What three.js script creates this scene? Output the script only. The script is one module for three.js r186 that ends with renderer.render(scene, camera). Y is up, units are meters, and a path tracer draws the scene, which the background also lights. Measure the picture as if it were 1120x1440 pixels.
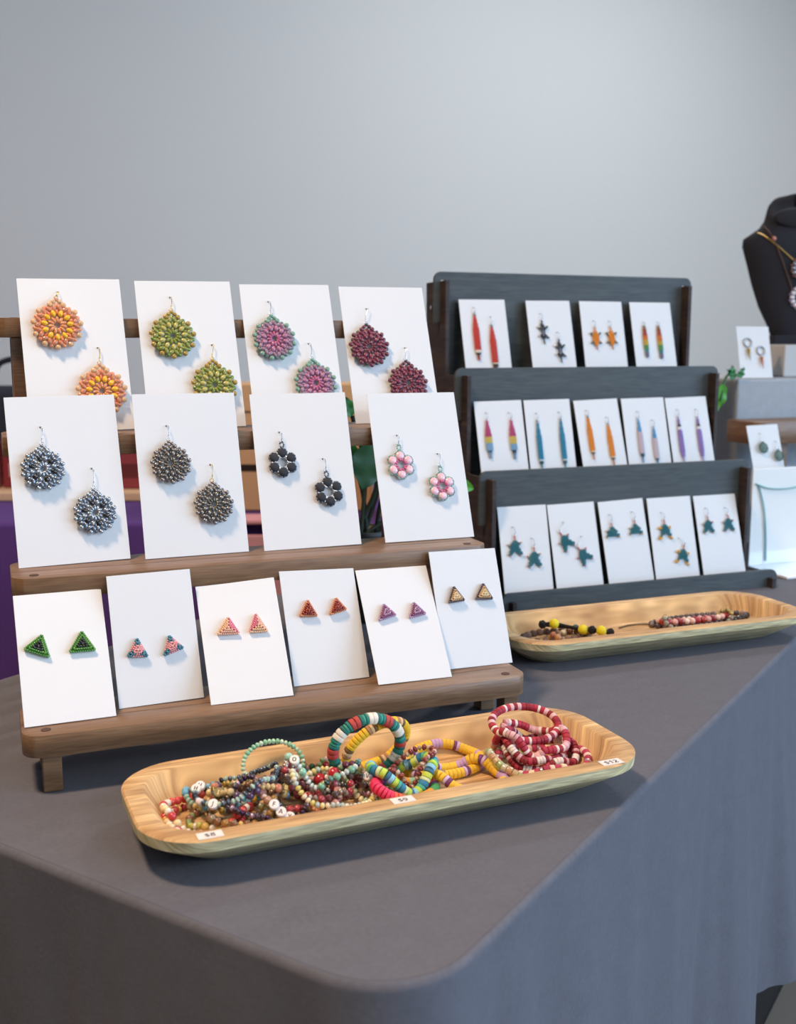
import * as THREE from 'three';
import { mergeGeometries, toCreasedNormals, mergeVertices } from 'three/addons/utils/BufferGeometryUtils.js';
import { RoundedBoxGeometry } from 'three/addons/geometries/RoundedBoxGeometry.js';
import { RectAreaLightUniformsLib } from 'three/addons/lights/RectAreaLightUniformsLib.js';
import { ImprovedNoise } from 'three/addons/math/ImprovedNoise.js';

// ------------------------------------------------------------------ camera, light, exposure
RectAreaLightUniformsLib.init();
const scene = new THREE.Scene();
const camera = new THREE.PerspectiveCamera(51.43, 1120 / 1440, 0.05, 60);
camera.position.set(0, 1.13, 0);
camera.lookAt(0.35421, 0.97472, -0.92218);
camera.focus = 1.02; camera.userData.fStop = 7;
const renderer = new THREE.WebGLRenderer({ antialias: true });
renderer.toneMapping = THREE.LinearToneMapping;
renderer.toneMappingExposure = 1.05;
renderer.shadowMap.enabled = true;
scene.background = new THREE.Color().setRGB(0.55, 0.75, 1.0);          // daylight sky seen only through the room's window
function areaLight(color, intensity, w, h, pos, target) {
  const l = new THREE.RectAreaLight(color, intensity, w, h);
  l.position.set(...pos); l.lookAt(...target); l.castShadow = true; scene.add(l); return l;
}
const WINDOW = { x: 4.3, z0: -0.2, z1: 4.6, y0: 0.9, y1: 2.75 };
const dayCol = new THREE.Color().setRGB(0.62, 0.92, 1.30), keyCol = new THREE.Color().setRGB(1.08, 0.76, 0.50);
areaLight(dayCol, 5.7, 4.7, 1.8, [WINDOW.x - 0.02, 1.83, 2.2], [0, 1.83, 2.2]);
const softCol = new THREE.Color().setRGB(1.0, 0.95, 0.88), backCol = new THREE.Color().setRGB(1.0, 1.0, 0.97);
const LAMPS = [[-0.6, -0.78, 0.32, 150, keyCol], [1.6, 2.9, 1.1, 14, softCol], [2.4, -2.6, 0.32, 82, backCol], [1.5, -3.0, 0.32, 11, softCol]];   // ceiling lights: x, z, size, strength, colour
const CEIL = 3.1;

// ------------------------------------------------------------------ helpers
const V = (x, y, z) => new THREE.Vector3(x, y, z);
const D2R = Math.PI / 180;
let seed = 7;
const rnd = () => { seed = (seed + 0x6d2b79f5) | 0; let t = Math.imul(seed ^ (seed >>> 15), 1 | seed); t = (t + Math.imul(t ^ (t >>> 7), 61 | t)) ^ t; return ((t ^ (t >>> 14)) >>> 0) / 4294967296; };
const rr = (a, b) => a + (b - a) * rnd();
const perlin = new ImprovedNoise();
const names = {};
function numbered(n) { const k = names[n] = (names[n] ?? -1) + 1; return k ? n + '_' + String(k).padStart(3, '0') : n; }
function tag(o, label, category, group) { o.userData.label = label; o.userData.category = category; if (group) o.userData.group = group; return o; }
function thing(name, label, category, group, pos = [0, 0, 0], yaw = 0) {
  const o = new THREE.Group(); o.name = numbered(name); o.position.set(...pos); o.rotation.y = yaw; scene.add(o);
  return tag(o, label, category, group);
}
function mesh(name, geo, material, parent) {
  const m = new THREE.Mesh(geo, material); m.castShadow = m.receiveShadow = true;
  m.name = parent ? name : numbered(name); (parent ?? scene).add(m); return m;
}
function struct(name, geo, material) { const m = mesh(name, geo, material); m.userData.kind = 'structure'; return m; }
const plain = (g) => { const h = g.index ? g.toNonIndexed() : g; for (const k of Object.keys(h.attributes)) if (!['position', 'normal', 'uv'].includes(k)) h.deleteAttribute(k); return h; };
const merge = (list) => mergeGeometries(list.map(plain));
const moved = (g, x, y, z, rx = 0, ry = 0, rz = 0) => g.clone().applyMatrix4(new THREE.Matrix4().compose(V(x, y, z), new THREE.Quaternion().setFromEuler(new THREE.Euler(rx, ry, rz)), V(1, 1, 1)));
// texture coordinates in metres, projected along each face's main axis
function boxUV(g0, k = 1) {
  const g = plain(g0), p = g.attributes.position, n = g.attributes.normal, uv = new Float32Array(p.count * 2);
  for (let i = 0; i < p.count; i++) {
    const ax = Math.abs(n.getX(i)), ay = Math.abs(n.getY(i)), az = Math.abs(n.getZ(i));
    const x = p.getX(i), y = p.getY(i), z = p.getZ(i);
    const [a, b] = ay >= ax && ay >= az ? [x, z] : az >= ax ? [x, y] : [z, y];
    uv[2 * i] = a * k; uv[2 * i + 1] = b * k;
  }
  g.setAttribute('uv', new THREE.BufferAttribute(uv, 2)); return g;
}
const rbox = (w, h, d, x, y, z, r = 0.0015, s = 2) => new RoundedBoxGeometry(w, h, d, s, Math.min(r, w / 2.1, h / 2.1, d / 2.1)).translate(x, y, z);

// ------------------------------------------------------------------ textures (grain, weave, lettering only)
function dataTex(n, fn, color, rep) {
  const d = new Uint8Array(n * n * 4);
  for (let j = 0; j < n; j++) for (let i = 0; i < n; i++) { const c = fn(i / n, j / n); d.set([c[0], c[1], c[2], 255], (j * n + i) * 4); }
  const t = new THREE.DataTexture(d, n, n); t.wrapS = t.wrapT = THREE.RepeatWrapping; t.magFilter = THREE.LinearFilter; t.minFilter = THREE.LinearMipmapLinearFilter; t.generateMipmaps = true;
  if (color) t.colorSpace = THREE.SRGBColorSpace;
  t.repeat.set(rep, rep); t.needsUpdate = true; return t;
}
const cl = (x) => Math.max(0, Math.min(255, x));
const per = (u, v, fx, fy, s) => {                                  // tiling noise
  const f = (a, b) => perlin.noise(a * fx, b * fy, s);
  return (f(u, v) * (1 - u) + f(u - 1, v) * u) * (1 - v) + (f(u, v - 1) * (1 - u) + f(u - 1, v - 1) * u) * v;
};
function woodTex(n, a, b, rings, warp, fleck, rep, s) {
  return dataTex(n, (u, v) => {
    const w = per(u, v, 3, 4, s) * warp, t = 0.5 + 0.5 * Math.sin((v * rings + w) * 6.283 + per(u, v, 2, 18, s + 3) * 2.4);
    const f = per(u, v, 10, 150, s + 9) * fleck + per(u, v, 4, 40, s + 5) * fleck * 0.8;
    return [0, 1, 2].map((k) => cl(a[k] + (b[k] - a[k]) * t + f * 255 * (k === 2 ? 0.8 : 1)));
  }, true, rep);
}
const T = {
  honey: woodTex(512, [192, 150, 100], [210, 171, 119], 5, 0.9, 0.22, 4, 1.3),
  pale: woodTex(512, [194, 182, 140], [216, 204, 164], 8, 0.5, 0.30, 6, 4.1),
  walnut: woodTex(512, [122, 92, 66], [133, 102, 75], 6, 0.4, 0.10, 5, 7.7),
  slate: woodTex(512, [70, 77, 80], [75, 82, 85], 4, 0.8, 0.06, 4, 2.2),
  darkside: woodTex(512, [50, 40, 37], [58, 46, 42], 5, 0.8, 0.10, 4, 3.4),
};
const grainBump = dataTex(512, (u, v) => { const f = 128 + 120 * (per(u, v, 12, 170, 2.7) * 0.7 + per(u, v, 6, 60, 5) * 0.5); return [cl(f), cl(f), cl(f)]; }, false, 6);
const weaveBump = dataTex(256, (u, v) => { const f = 128 + 55 * Math.sin(u * 64 * 6.283) * Math.sin(v * 64 * 6.283) + 60 * per(u, v, 24, 24, 3); return [cl(f), cl(f), cl(f)]; }, false, 14);
const softBump = dataTex(256, (u, v) => { const f = 128 + 110 * per(u, v, 5, 5, 8) + 30 * per(u, v, 40, 40, 3); return [cl(f), cl(f), cl(f)]; }, false, 1);
const clothTone = dataTex(256, (u, v) => { const f = 246 + 14 * per(u, v, 30, 30, 1) + 10 * per(u, v, 6, 6, 2); return [cl(f), cl(f), cl(f)]; }, true, 8);
function textTex(txt, bg, fg, w, h, size, font = 'sans-serif', style = 'bold') {
  const c = document.createElement('canvas'); c.width = w; c.height = h; const g = c.getContext('2d');
  g.fillStyle = bg; g.fillRect(0, 0, w, h); g.fillStyle = fg; g.font = style + ' ' + size + 'px ' + font; g.textAlign = 'center'; g.textBaseline = 'middle'; g.fillText(txt, w / 2, h / 2 + size * 0.04);
  const t = new THREE.CanvasTexture(c); t.colorSpace = THREE.SRGBColorSpace; return t;
}

// ------------------------------------------------------------------ materials
const std = (o) => new THREE.MeshStandardMaterial(o), phys = (o) => new THREE.MeshPhysicalMaterial(o);
const M = {
  wall: std({ color: '#d2d5d6', roughness: 0.95, bumpMap: softBump, bumpScale: 0.0006 }),
  wallBrown: std({ color: '#6a5648', roughness: 0.9 }),
  ceiling: std({ color: '#e4e2de', roughness: 1 }),
  floor: std({ color: '#84796e', roughness: 0.8 }),
  cloth: std({ color: '#676872', roughness: 0.96, map: clothTone, bumpMap: weaveBump, bumpScale: 0.0003 }),
  purple: std({ color: '#5b3c8c', roughness: 0.95, bumpMap: weaveBump, bumpScale: 0.0003 }),
  pink: std({ color: '#d79aa4', roughness: 0.95 }),
  honey: phys({ map: T.honey, roughness: 0.55, bumpMap: grainBump, bumpScale: 0.0004 }),
  pale: std({ map: T.pale, roughness: 0.8, bumpMap: grainBump, bumpScale: 0.0007 }),
  walnut: phys({ map: T.walnut, roughness: 0.42, bumpMap: grainBump, bumpScale: 0.0002, clearcoat: 0.15, clearcoatRoughness: 0.4 }),
  walnutDark: std({ color: '#4c3426', roughness: 0.7 }),
  groove: std({ color: '#2a1b12', roughness: 0.9 }),
  slate: std({ map: T.slate, roughness: 0.6 }),
  darkside: std({ map: T.darkside, roughness: 0.65 }),
  card: std({ color: '#e8ebee', roughness: 0.8 }),
  gold: std({ color: '#d9b46a', metalness: 1, roughness: 0.28 }),
  silver: std({ color: '#cfd0d2', metalness: 1, roughness: 0.25 }),
  blackPlastic: std({ color: '#101012', roughness: 0.5 }),
  velvet: phys({ color: '#22242d', roughness: 0.95, sheen: 0.4, sheenColor: new THREE.Color('#2a2c3a'), sheenRoughness: 0.6 }),
  felt: std({ color: '#b4bac1', roughness: 1, bumpMap: weaveBump, bumpScale: 0.0006, map: clothTone }),
  kraft: std({ color: '#d6ae84', roughness: 0.9 }),
  leaf: phys({ color: '#2f7a3a', roughness: 0.42 }), leafDark: phys({ color: '#1d4f2b', roughness: 0.4 }), leafLime: phys({ color: '#5aa531', roughness: 0.45 }),
  stem: std({ color: '#1c2a1c', roughness: 0.7 }),
  whiteGloss: phys({ color: '#f6f8f8', roughness: 0.2, clearcoat: 0.6 }),
  cord: std({ color: '#121010', roughness: 0.85 }),
};
const bmCache = {};
function bead(color, kind = 'gloss') {
  return bmCache[color + kind] ??= kind === 'metal' ? std({ color, metalness: 0.75, roughness: 0.28 })
    : kind === 'matte' ? std({ color, roughness: 0.75 })
      : kind === 'clay' ? std({ color, roughness: 0.6 })
        : phys({ color, roughness: 0.28, clearcoat: 0.7, clearcoatRoughness: 0.12, ...(kind === 'glass' ? { transmission: 0.35, thickness: 0.002, ior: 1.45 } : {}) });
}

// ------------------------------------------------------------------ room
{
  const x0 = -4.2, x1 = WINDOW.x, z0 = -4.0, z1 = 5.6, h = CEIL, t = 0.15;
  const bx = (w, hh, d, x, y, z) => boxUV(new THREE.BoxGeometry(w, hh, d).translate(x, y, z));
  struct('floor', bx(x1 - x0 + 2 * t, 0.1, z1 - z0 + 2 * t, (x0 + x1) / 2, -0.05, (z0 + z1) / 2), M.floor);
  struct('ceiling', bx(x1 - x0 + 2 * t, 0.12, z1 - z0 + 2 * t, (x0 + x1) / 2, h + 0.06, (z0 + z1) / 2), M.ceiling);
  struct('wall_back', bx(x1 - x0 + 2 * t, h, t, (x0 + x1) / 2, h / 2, z0 - t / 2), M.wall);
  struct('wall_front', bx(x1 - x0 + 2 * t, h, t, (x0 + x1) / 2, h / 2, z1 + t / 2), M.wall);
  struct('wall_left', bx(t, h, z1 - z0, x0 - t / 2, h / 2, (z0 + z1) / 2), M.wallBrown);
  const w = WINDOW, xm = x1 + t / 2;
  struct('wall_right', merge([
    bx(t, h, w.z0 - z0, xm, h / 2, (z0 + w.z0) / 2), bx(t, h, z1 - w.z1, xm, h / 2, (w.z1 + z1) / 2),
    bx(t, w.y0, w.z1 - w.z0, xm, w.y0 / 2, (w.z0 + w.z1) / 2), bx(t, h - w.y1, w.z1 - w.z0, xm, (h + w.y1) / 2, (w.z0 + w.z1) / 2)]), M.wall);
  const fr = [], zc = (w.z0 + w.z1) / 2, yc = (w.y0 + w.y1) / 2;
  for (const z of [w.z0 + 0.03, zc, w.z1 - 0.03]) fr.push(new THREE.BoxGeometry(0.06, w.y1 - w.y0, 0.05).translate(xm, yc, z));
  for (const y of [w.y0 + 0.03, w.y1 - 0.03]) fr.push(new THREE.BoxGeometry(0.06, 0.05, w.z1 - w.z0).translate(xm, y, zc));
  struct('window_1', merge(fr), M.ceiling);
}
LAMPS.forEach(([x, z, s, power, col], i) => {
  const t = thing('ceiling_light', ['square ceiling light nearest above the jewellery table', 'large square ceiling panel light behind the viewer', 'square ceiling light near the back right of the room', 'square ceiling light near the middle of the back wall'][i], 'ceiling light', null, [x, CEIL, z]);
  mesh('frame', merge([rbox(s + 0.06, 0.02, 0.03, 0, -0.01, s / 2 + 0.015), rbox(s + 0.06, 0.02, 0.03, 0, -0.01, -s / 2 - 0.015), rbox(0.03, 0.02, s, s / 2 + 0.015, -0.01, 0), rbox(0.03, 0.02, s, -s / 2 - 0.015, -0.01, 0)]), M.ceiling, t);
  mesh('diffuser', new THREE.BoxGeometry(s, 0.008, s).translate(0, -0.006, 0), std({ color: '#ffffff', emissive: col, emissiveIntensity: 3 }), t);
  areaLight(col, power, s, s, [x, CEIL - 0.025, z], [x, 0, z + 0.0001]);
});

// ------------------------------------------------------------------ cloth-covered tables
// a cloth over a rectangular table: flat top, rounded edge, drape with folds that deepen towards the hem
function clothGeo(hx, hz, drop, rEdge, rCorner, foldAmp, hem, seedS) {
  const per = [], N = 130;                                            // outline of the top, rounded corners, counter-clockwise from above
  const arc = (cx, cz, a0) => { for (let i = 0; i <= 10; i++) { const a = (a0 + 90 * i / 10) * D2R; per.push([cx + rCorner * Math.cos(a), cz + rCorner * Math.sin(a), Math.cos(a), Math.sin(a)]); } };
  const line = (ax, az, bx, bz, nx, nz) => { for (let i = 1; i < N; i++) per.push([ax + (bx - ax) * i / N, az + (bz - az) * i / N, nx, nz]); };
  const ix = hx - rCorner, iz = hz - rCorner;
  arc(ix, iz, 0); line(ix, hz, -ix, hz, 0, 1); arc(-ix, iz, 90); line(-hx, iz, -hx, -iz, -1, 0); arc(-ix, -iz, 180); line(-ix, -hz, ix, -hz, 0, -1); arc(ix, -iz, 270); line(hx, -iz, hx, iz, 1, 0);
  const n = per.length, rows = [], pos = [], uv = [], idx = [];
  let s = 0; const S = per.map((p, i) => { if (i) s += Math.hypot(p[0] - per[i - 1][0], p[1] - per[i - 1][1]); return s; });
  for (const f of [0.0, 0.5, 0.85, 1]) rows.push({ top: f });
  for (let i = 1; i <= 6; i++) rows.push({ bend: i / 6 });
  for (let i = 1; i <= 22; i++) rows.push({ fall: i / 22 });
  for (const r of rows) per.forEach(([x, z, nx, nz], j) => {
    let X, Y, Z, v;
    if (r.top !== undefined) { const f = r.top; X = (x - nx * rEdge) * f; Z = (z - nz * rEdge) * f; Y = 0; v = 0; X = f === 1 ? x - nx * rEdge : X; Z = f === 1 ? z - nz * rEdge : Z; uv.push(X, Z); }
    else {
      const a = r.bend !== undefined ? r.bend * Math.PI / 2 : Math.PI / 2, fall = r.fall ?? 0, d = fall * (hem(x, z) - rEdge);
      const corner = Math.abs(Math.abs(nx) - Math.abs(nz)) < 0.98 ? 1 : 0;
      const sm = S[j] * 9;
      const k = foldAmp * Math.pow(fall, 0.8) * (1.0 * perlin.noise(sm, fall * 0.7 + seedS, seedS) + 0.45 * perlin.noise(sm * 2.6, fall * 0.8, seedS + 4)) + (corner ? 0.03 * fall : 0)
        + (nz > 0.9 ? fall * (0.020 * Math.exp(-(((x + hx - 0.140) / 0.022) ** 2)) - 0.026 * Math.exp(-(((x + hx - 0.105) / 0.013) ** 2)) + 0.014 * Math.exp(-(((x + hx - 0.245) / 0.03) ** 2)) - 0.012 * Math.exp(-(((x + hx - 0.200) / 0.016) ** 2))) : 0);
      const o = -rEdge + rEdge * Math.sin(a) + k + 0.012 * Math.min(1, fall * 2) * fall;
      X = x + nx * o; Z = z + nz * o; Y = -rEdge + rEdge * Math.cos(a) - d; uv.push(S[j], Y);
    }
    pos.push(X, Y, Z);
  });
  for (let r = 0; r + 1 < rows.length; r++) for (let j = 0; j < n; j++) {
    const a = r * n + j, b = r * n + (j + 1) % n, c = a + n, d = b + n;
    if (r > 0) idx.push(a, b, c); idx.push(b, d, c);
  }
  const g = new THREE.BufferGeometry(); g.setAttribute('position', new THREE.Float32BufferAttribute(pos, 3)); g.setAttribute('uv', new THREE.Float32BufferAttribute(uv, 2)); g.setIndex(idx); g.computeVertexNormals();
  return g;
}
const TY = 0.75, TYAW = 35.95 * D2R, TPOS = [0.735, 0, -1.3525];     // long axis of the jewellery table
{
  const hem = (x, z) => { const e = Math.max(0, Math.min(1, (x + 0.15) / 0.05)); return z > 0.3 ? 0.66 - 0.205 * e * e * (3 - 2 * e) + 0.02 * Math.sin(x * 9) : 0.6; };
  const c = mesh('tablecloth', clothGeo(0.915, 0.366, 0.6, 0.006, 0.07, 0.034, hem, 2.2), M.cloth);
  c.position.set(TPOS[0], TY, TPOS[2]); c.rotation.y = TYAW;
  tag(c, 'grey cloth over the table in front, under both stands and trays', 'tablecloth');
  const t = thing('folding_table', 'black folding table under the grey cloth, glimpsed below its hem at lower right', 'table', null, TPOS, TYAW);
  mesh('table_top', rbox(1.72, 0.03, 0.62, 0, TY - 0.019, 0, 0.005), M.blackPlastic, t);
  for (const sx of [-1, 1]) for (const sz of [-1, 1]) mesh('leg', new THREE.CylinderGeometry(0.014, 0.014, TY - 0.03, 12).translate(sx * 0.72, (TY - 0.03) / 2, sz * 0.3), M.blackPlastic, t);
  const bin = thing('storage_crate', 'black plastic crate under the table behind the lifted cloth hem', 'crate', null, [TPOS[0] + 0.283 + 0.070, 0, TPOS[2] - 0.205 + 0.097], TYAW);
  mesh('crate_body', merge([rbox(0.5, 0.01, 0.34, 0, 0.005, 0), rbox(0.5, 0.36, 0.008, 0, 0.18, 0.166), rbox(0.5, 0.36, 0.008, 0, 0.18, -0.166), rbox(0.008, 0.36, 0.34, 0.246, 0.18, 0), rbox(0.008, 0.36, 0.34, -0.246, 0.18, 0)]), M.blackPlastic, bin);
  mesh('lid', rbox(0.52, 0.015, 0.36, 0, 0.368, 0, 0.006), M.blackPlastic, bin);
}

// ------------------------------------------------------------------ trays
// rounded-rectangle rings lofted into a shallow bowl
function ringLoft(prof, seg = 10) {
  const pos = [], uv = [], idx = []; let n = 0;
  prof.forEach(([hx, hz, r, y]) => {
    const pts = []; r = Math.min(r, hx * 0.98, hz * 0.98);
    for (const [sx, sz, a0] of [[1, 1, 0], [-1, 1, 90], [-1, -1, 180], [1, -1, 270]]) for (let i = 0; i <= seg; i++) { const a = (a0 + 90 * i / seg) * D2R; pts.push([sx * (hx - r) + r * Math.cos(a), sz * (hz - r) + r * Math.sin(a)]); }
    n = pts.length; for (const [x, z] of pts) { pos.push(x, y, z); uv.push(x + z * 0.25, z + y * 0.9); }
  });
  for (let k = 0; k + 1 < prof.length; k++) for (let j = 0; j < n; j++) { const a = k * n + j, b = k * n + (j + 1) % n; idx.push(a, a + n, b, b, a + n, b + n); }
  const g = new THREE.BufferGeometry(); g.setAttribute('position', new THREE.Float32BufferAttribute(pos, 3)); g.setAttribute('uv', new THREE.Float32BufferAttribute(uv, 2)); g.setIndex(idx); g.computeVertexNormals();
  return toCreasedNormals(g, 0.6);
}
const TRAY1 = [0.2952, TY + 0.0005, -0.7886], TRAY1YAW = 2.18 * D2R, TRAY2 = [0.777, TY + 0.0005, -1.1316], FLOOR = 0.012;
function tray(label, pos, yaw) {
  const t = thing('wooden_tray', label, 'tray', null, pos, yaw);
  mesh('outer_wall', ringLoft([[0.01, 0.008, 0.006, 0], [0.172, 0.036, 0.03, 0], [0.180, 0.042, 0.034, 0.001], [0.209, 0.073, 0.046, 0.0225], [0.2135, 0.0785, 0.05, 0.026], [0.214, 0.079, 0.05, 0.034]]), M.pale, t);
  mesh('tray_bowl', ringLoft([[0.214, 0.079, 0.05, 0.034], [0.2125, 0.0775, 0.05, 0.0352], [0.1985, 0.0635, 0.040, 0.0352], [0.197, 0.062, 0.039, 0.0345], [0.187, 0.052, 0.034, 0.020], [0.181, 0.046, 0.031, 0.0135], [0.174, 0.040, 0.028, FLOOR], [0.09, 0.02, 0.014, FLOOR - 0.0004], [0.002, 0.001, 0.0006, FLOOR - 0.0005]]), M.honey, t);
  return t;
}
tray('long wooden tray in front holding many colourful bead bracelets', TRAY1, TRAY1YAW);
tray('long wooden tray behind, in front of the dark stand, holding few bracelets', TRAY2, 0.1 * D2R);

// ------------------------------------------------------------------ brown tiered riser
function roundedSlab(x0, x1, z0, z1, y0, y1, rf, rb, segs) {        // slab with rounded front (z1) and back (z0) corners, small bevel
  const s = new THREE.Shape(), bev = 0.0011;
  const X0 = x0 + bev, X1 = x1 - bev, F = -(z1 - bev), B = -(z0 + bev);
  s.moveTo(X0 + rf, F); s.lineTo(X1 - rf, F); if (rf) s.absarc(X1 - rf, F + rf, rf, -Math.PI / 2, 0); s.lineTo(X1, B - rb); if (rb) s.absarc(X1 - rb, B - rb, rb, 0, Math.PI / 2);
  s.lineTo(X0 + rb, B); if (rb) s.absarc(X0 + rb, B - rb, rb, Math.PI / 2, Math.PI); s.lineTo(X0, F + rf); if (rf) s.absarc(X0 + rf, F + rf, rf, Math.PI, Math.PI * 1.5);
  const g = new THREE.ExtrudeGeometry(s, { depth: y1 - y0 - 2 * bev, bevelEnabled: true, bevelThickness: bev, bevelSize: bev, bevelSegments: 2, curveSegments: segs });
  g.rotateX(-Math.PI / 2); g.translate(0, y0 + bev, 0); return boxUV(toCreasedNormals(g, 0.5));
}
{
  const t = thing('display_riser', 'brown stained wooden riser with four stepped shelves of white earring cards', 'display stand');
  const tops = [0.804, 0.920, 1.041, 1.158];
  tops.forEach((y, k) => {
    const zf = -0.9075 - 0.0948 * k, x0 = 0.0105, x1 = 0.4895, zs = zf - 0.034;
    mesh('slat', roundedSlab(x0, x1, zs, zf, y - 0.02, y, 0.0165, 0, k ? 8 : 4), M.walnut, t);
    mesh('slat', roundedSlab(x0, x1, zf - 0.084, zs - 0.0008, y - 0.02, y, 0, 0.012, 6), M.walnut, t);
    for (const x of [x0 + 0.02, x1 - 0.02]) mesh('screw_cap', new THREE.CylinderGeometry(0.0042, 0.0042, 0.0006, 20).translate(x, y + 0.0002, zf - 0.014), M.walnutDark, t);
    for (const x of [x0 + 0.0235, x1 - 0.0165]) {
      mesh('leg', boxUV(rbox(0.016, y - 0.0201 - TY - 0.0005, 0.018, x, (y - 0.0201 + TY + 0.0005) / 2, zf - 0.016, 0.001)), M.walnut, t);
      mesh('leg', boxUV(rbox(0.016, y - 0.0201 - TY - 0.0005, 0.018, x, (y - 0.0201 + TY + 0.0005) / 2, zf - 0.070, 0.001)), M.walnut, t);
    }
  });
}

// ------------------------------------------------------------------ dark slotted stand
const DX0 = 0.671, DX1 = 1.157, DXC = (DX0 + DX1) / 2;
{
  const t = thing('display_stand', 'dark grey slotted wooden stand with three tiers of earring cards', 'display stand');
  const panel = (top, h, z, tab, slotTop) => {
    const s = new THREE.Shape(), w = (DX1 - DX0) / 2, r = 0.012, b = top - h, bb = top - tab, xi = w - 0.0105, xo = w - 0.0185;
    s.moveTo(-xo, b); s.lineTo(xo, b); s.lineTo(xo, top - slotTop); s.lineTo(xi, top - slotTop); s.lineTo(xi, bb); s.lineTo(w, bb); s.lineTo(w, top - r);
    s.absarc(w - r, top - r, r, 0, Math.PI / 2); s.lineTo(-w + r, top); s.absarc(-w + r, top - r, r, Math.PI / 2, Math.PI); s.lineTo(-w, bb); s.lineTo(-xi, bb); s.lineTo(-xi, top - slotTop); s.lineTo(-xo, top - slotTop); s.lineTo(-xo, b);
    const g = new THREE.ExtrudeGeometry(s, { depth: 0.005, bevelEnabled: true, bevelThickness: 0.0005, bevelSize: 0.0004, bevelSegments: 1, curveSegments: 8 }).translate(DXC, 0, z - 0.0055);
    mesh('panel', boxUV(g), M.slate, t);
  };
  panel(1.2445, 0.175, -1.585, 0.079, 0.012);
  panel(1.0945, 0.182, -1.500, 0.080, 0.011);
  panel(0.9450, 0.188, -1.409, 0.080, 0.011);
  panel(0.7775, 0.0268, -1.329, 0.0268, 0.0125);
  const P = [[-1.645, TY + 0.0005], [-1.645, 1.230], [-1.566, 1.230], [-1.566, 1.083], [-1.481, 1.083], [-1.481, 0.9335], [-1.390, 0.9335], [-1.390, 0.7655], [-1.318, 0.7655], [-1.318, TY + 0.0005]];
  const s = new THREE.Shape(P.map(([z, y]) => new THREE.Vector2(-z, y)));
  for (const x of [DX0 + 0.0112, DX1 - 0.0178]) {
    const g = new THREE.ExtrudeGeometry(s, { depth: 0.006, bevelEnabled: true, bevelThickness: 0.0003, bevelSize: 0.0003, bevelSegments: 1 });
    g.rotateY(Math.PI / 2); mesh('side_board', boxUV(g.translate(x, 0, 0)), M.darkside, t);
  }
  for (const [y, z0, z1] of [[0.7585, -1.4085, -1.335], [0.912, -1.4995, -1.415], [1.0695, -1.5845, -1.506]]) mesh('ledge', boxUV(rbox(DX1 - DX0 - 0.0375, 0.004, z1 - z0, DXC, y - 0.0005, (z0 + z1) / 2, 0.0005)), M.darkside, t);
  for (const y of [1.10, 1.19]) mesh('bolt', new THREE.CylinderGeometry(0.003, 0.003, 0.003, 10).rotateZ(Math.PI / 2).translate(DX0 + 0.0096, y, -1.62), M.silver, t);
}

// ------------------------------------------------------------------ cards
function cardMatrix(x, y, z, yaw, tilt, roll) {
  const e = V(Math.cos(yaw * D2R), 0, -Math.sin(yaw * D2R)), back = V(e.z, 0, -e.x), d = V(0, Math.cos(tilt * D2R), 0).addScaledVector(back, Math.sin(tilt * D2R));
  const c = Math.cos(roll * D2R), s = Math.sin(roll * D2R), X = e.clone().multiplyScalar(c).addScaledVector(d, -s), Y = d.clone().multiplyScalar(c).addScaledVector(e, s);
  return new THREE.Matrix4().makeBasis(X, Y, new THREE.Vector3().crossVectors(X, Y)).setPosition(x, y, z);
}
const CARDS = {};
const cardGeo = {};
function card(key, label, group, w, h, x, y, z, yaw, tilt, roll) {
  const m = cardMatrix(x, y, z, yaw, tilt, roll), t = 0.0007;
  const g = cardGeo[w + '_' + h] ??= rbox(w, h, t, 0, h / 2, 0, 0.0002, 1);
  const o = mesh('earring_card', g, M.card); m.decompose(o.position, o.quaternion, o.scale); o.scale.set(1, 1, 1);
  tag(o, label, 'card', group); CARDS[key] = { m, t, label }; return o;
}
// ------------------------------------------------------------------ earrings
class Beads {                                                        // collects beads by colour, one mesh per colour group
  constructor() { this.l = {}; }
  add(name, mat, geo, x, y, z, rz = 0, sx = 1, sy = 1, sz = 1) {
    const k = name + '|' + mat.uuid, q = new THREE.Quaternion().setFromAxisAngle(V(0, 0, 1), rz);
    (this.l[k] ??= { name, mat, g: [] }).g.push(geo.clone().applyMatrix4(new THREE.Matrix4().compose(V(x, y, z), q, V(sx, sy, sz))));
  }
  build(parent) { for (const { name, mat, g } of Object.values(this.l)) mesh(name, merge(g), mat, parent); }
}
const ball = new THREE.SphereGeometry(1, 12, 8), smallBall = new THREE.SphereGeometry(1, 8, 6), tiny = new THREE.IcosahedronGeometry(1, 1);
function tubeGeo(pts, r, seg = 24, rad = 6, closed = false) { return new THREE.TubeGeometry(new THREE.CatmullRomCurve3(pts.map((p) => V(...p)), closed), seg, r, rad, closed); }
function earring(name, label, key, x, y, rot, group) {               // a thing hung on a card; local x right, y up the card, z out of it
  const c = CARDS[key], m = c.m.clone().multiply(new THREE.Matrix4().makeTranslation(x, y, c.t / 2)).multiply(new THREE.Matrix4().makeRotationZ(rot));
  const o = thing(name, label, 'earring', group); const s = V(1, 1, 1); m.decompose(o.position, o.quaternion, s); return o;
}
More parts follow.
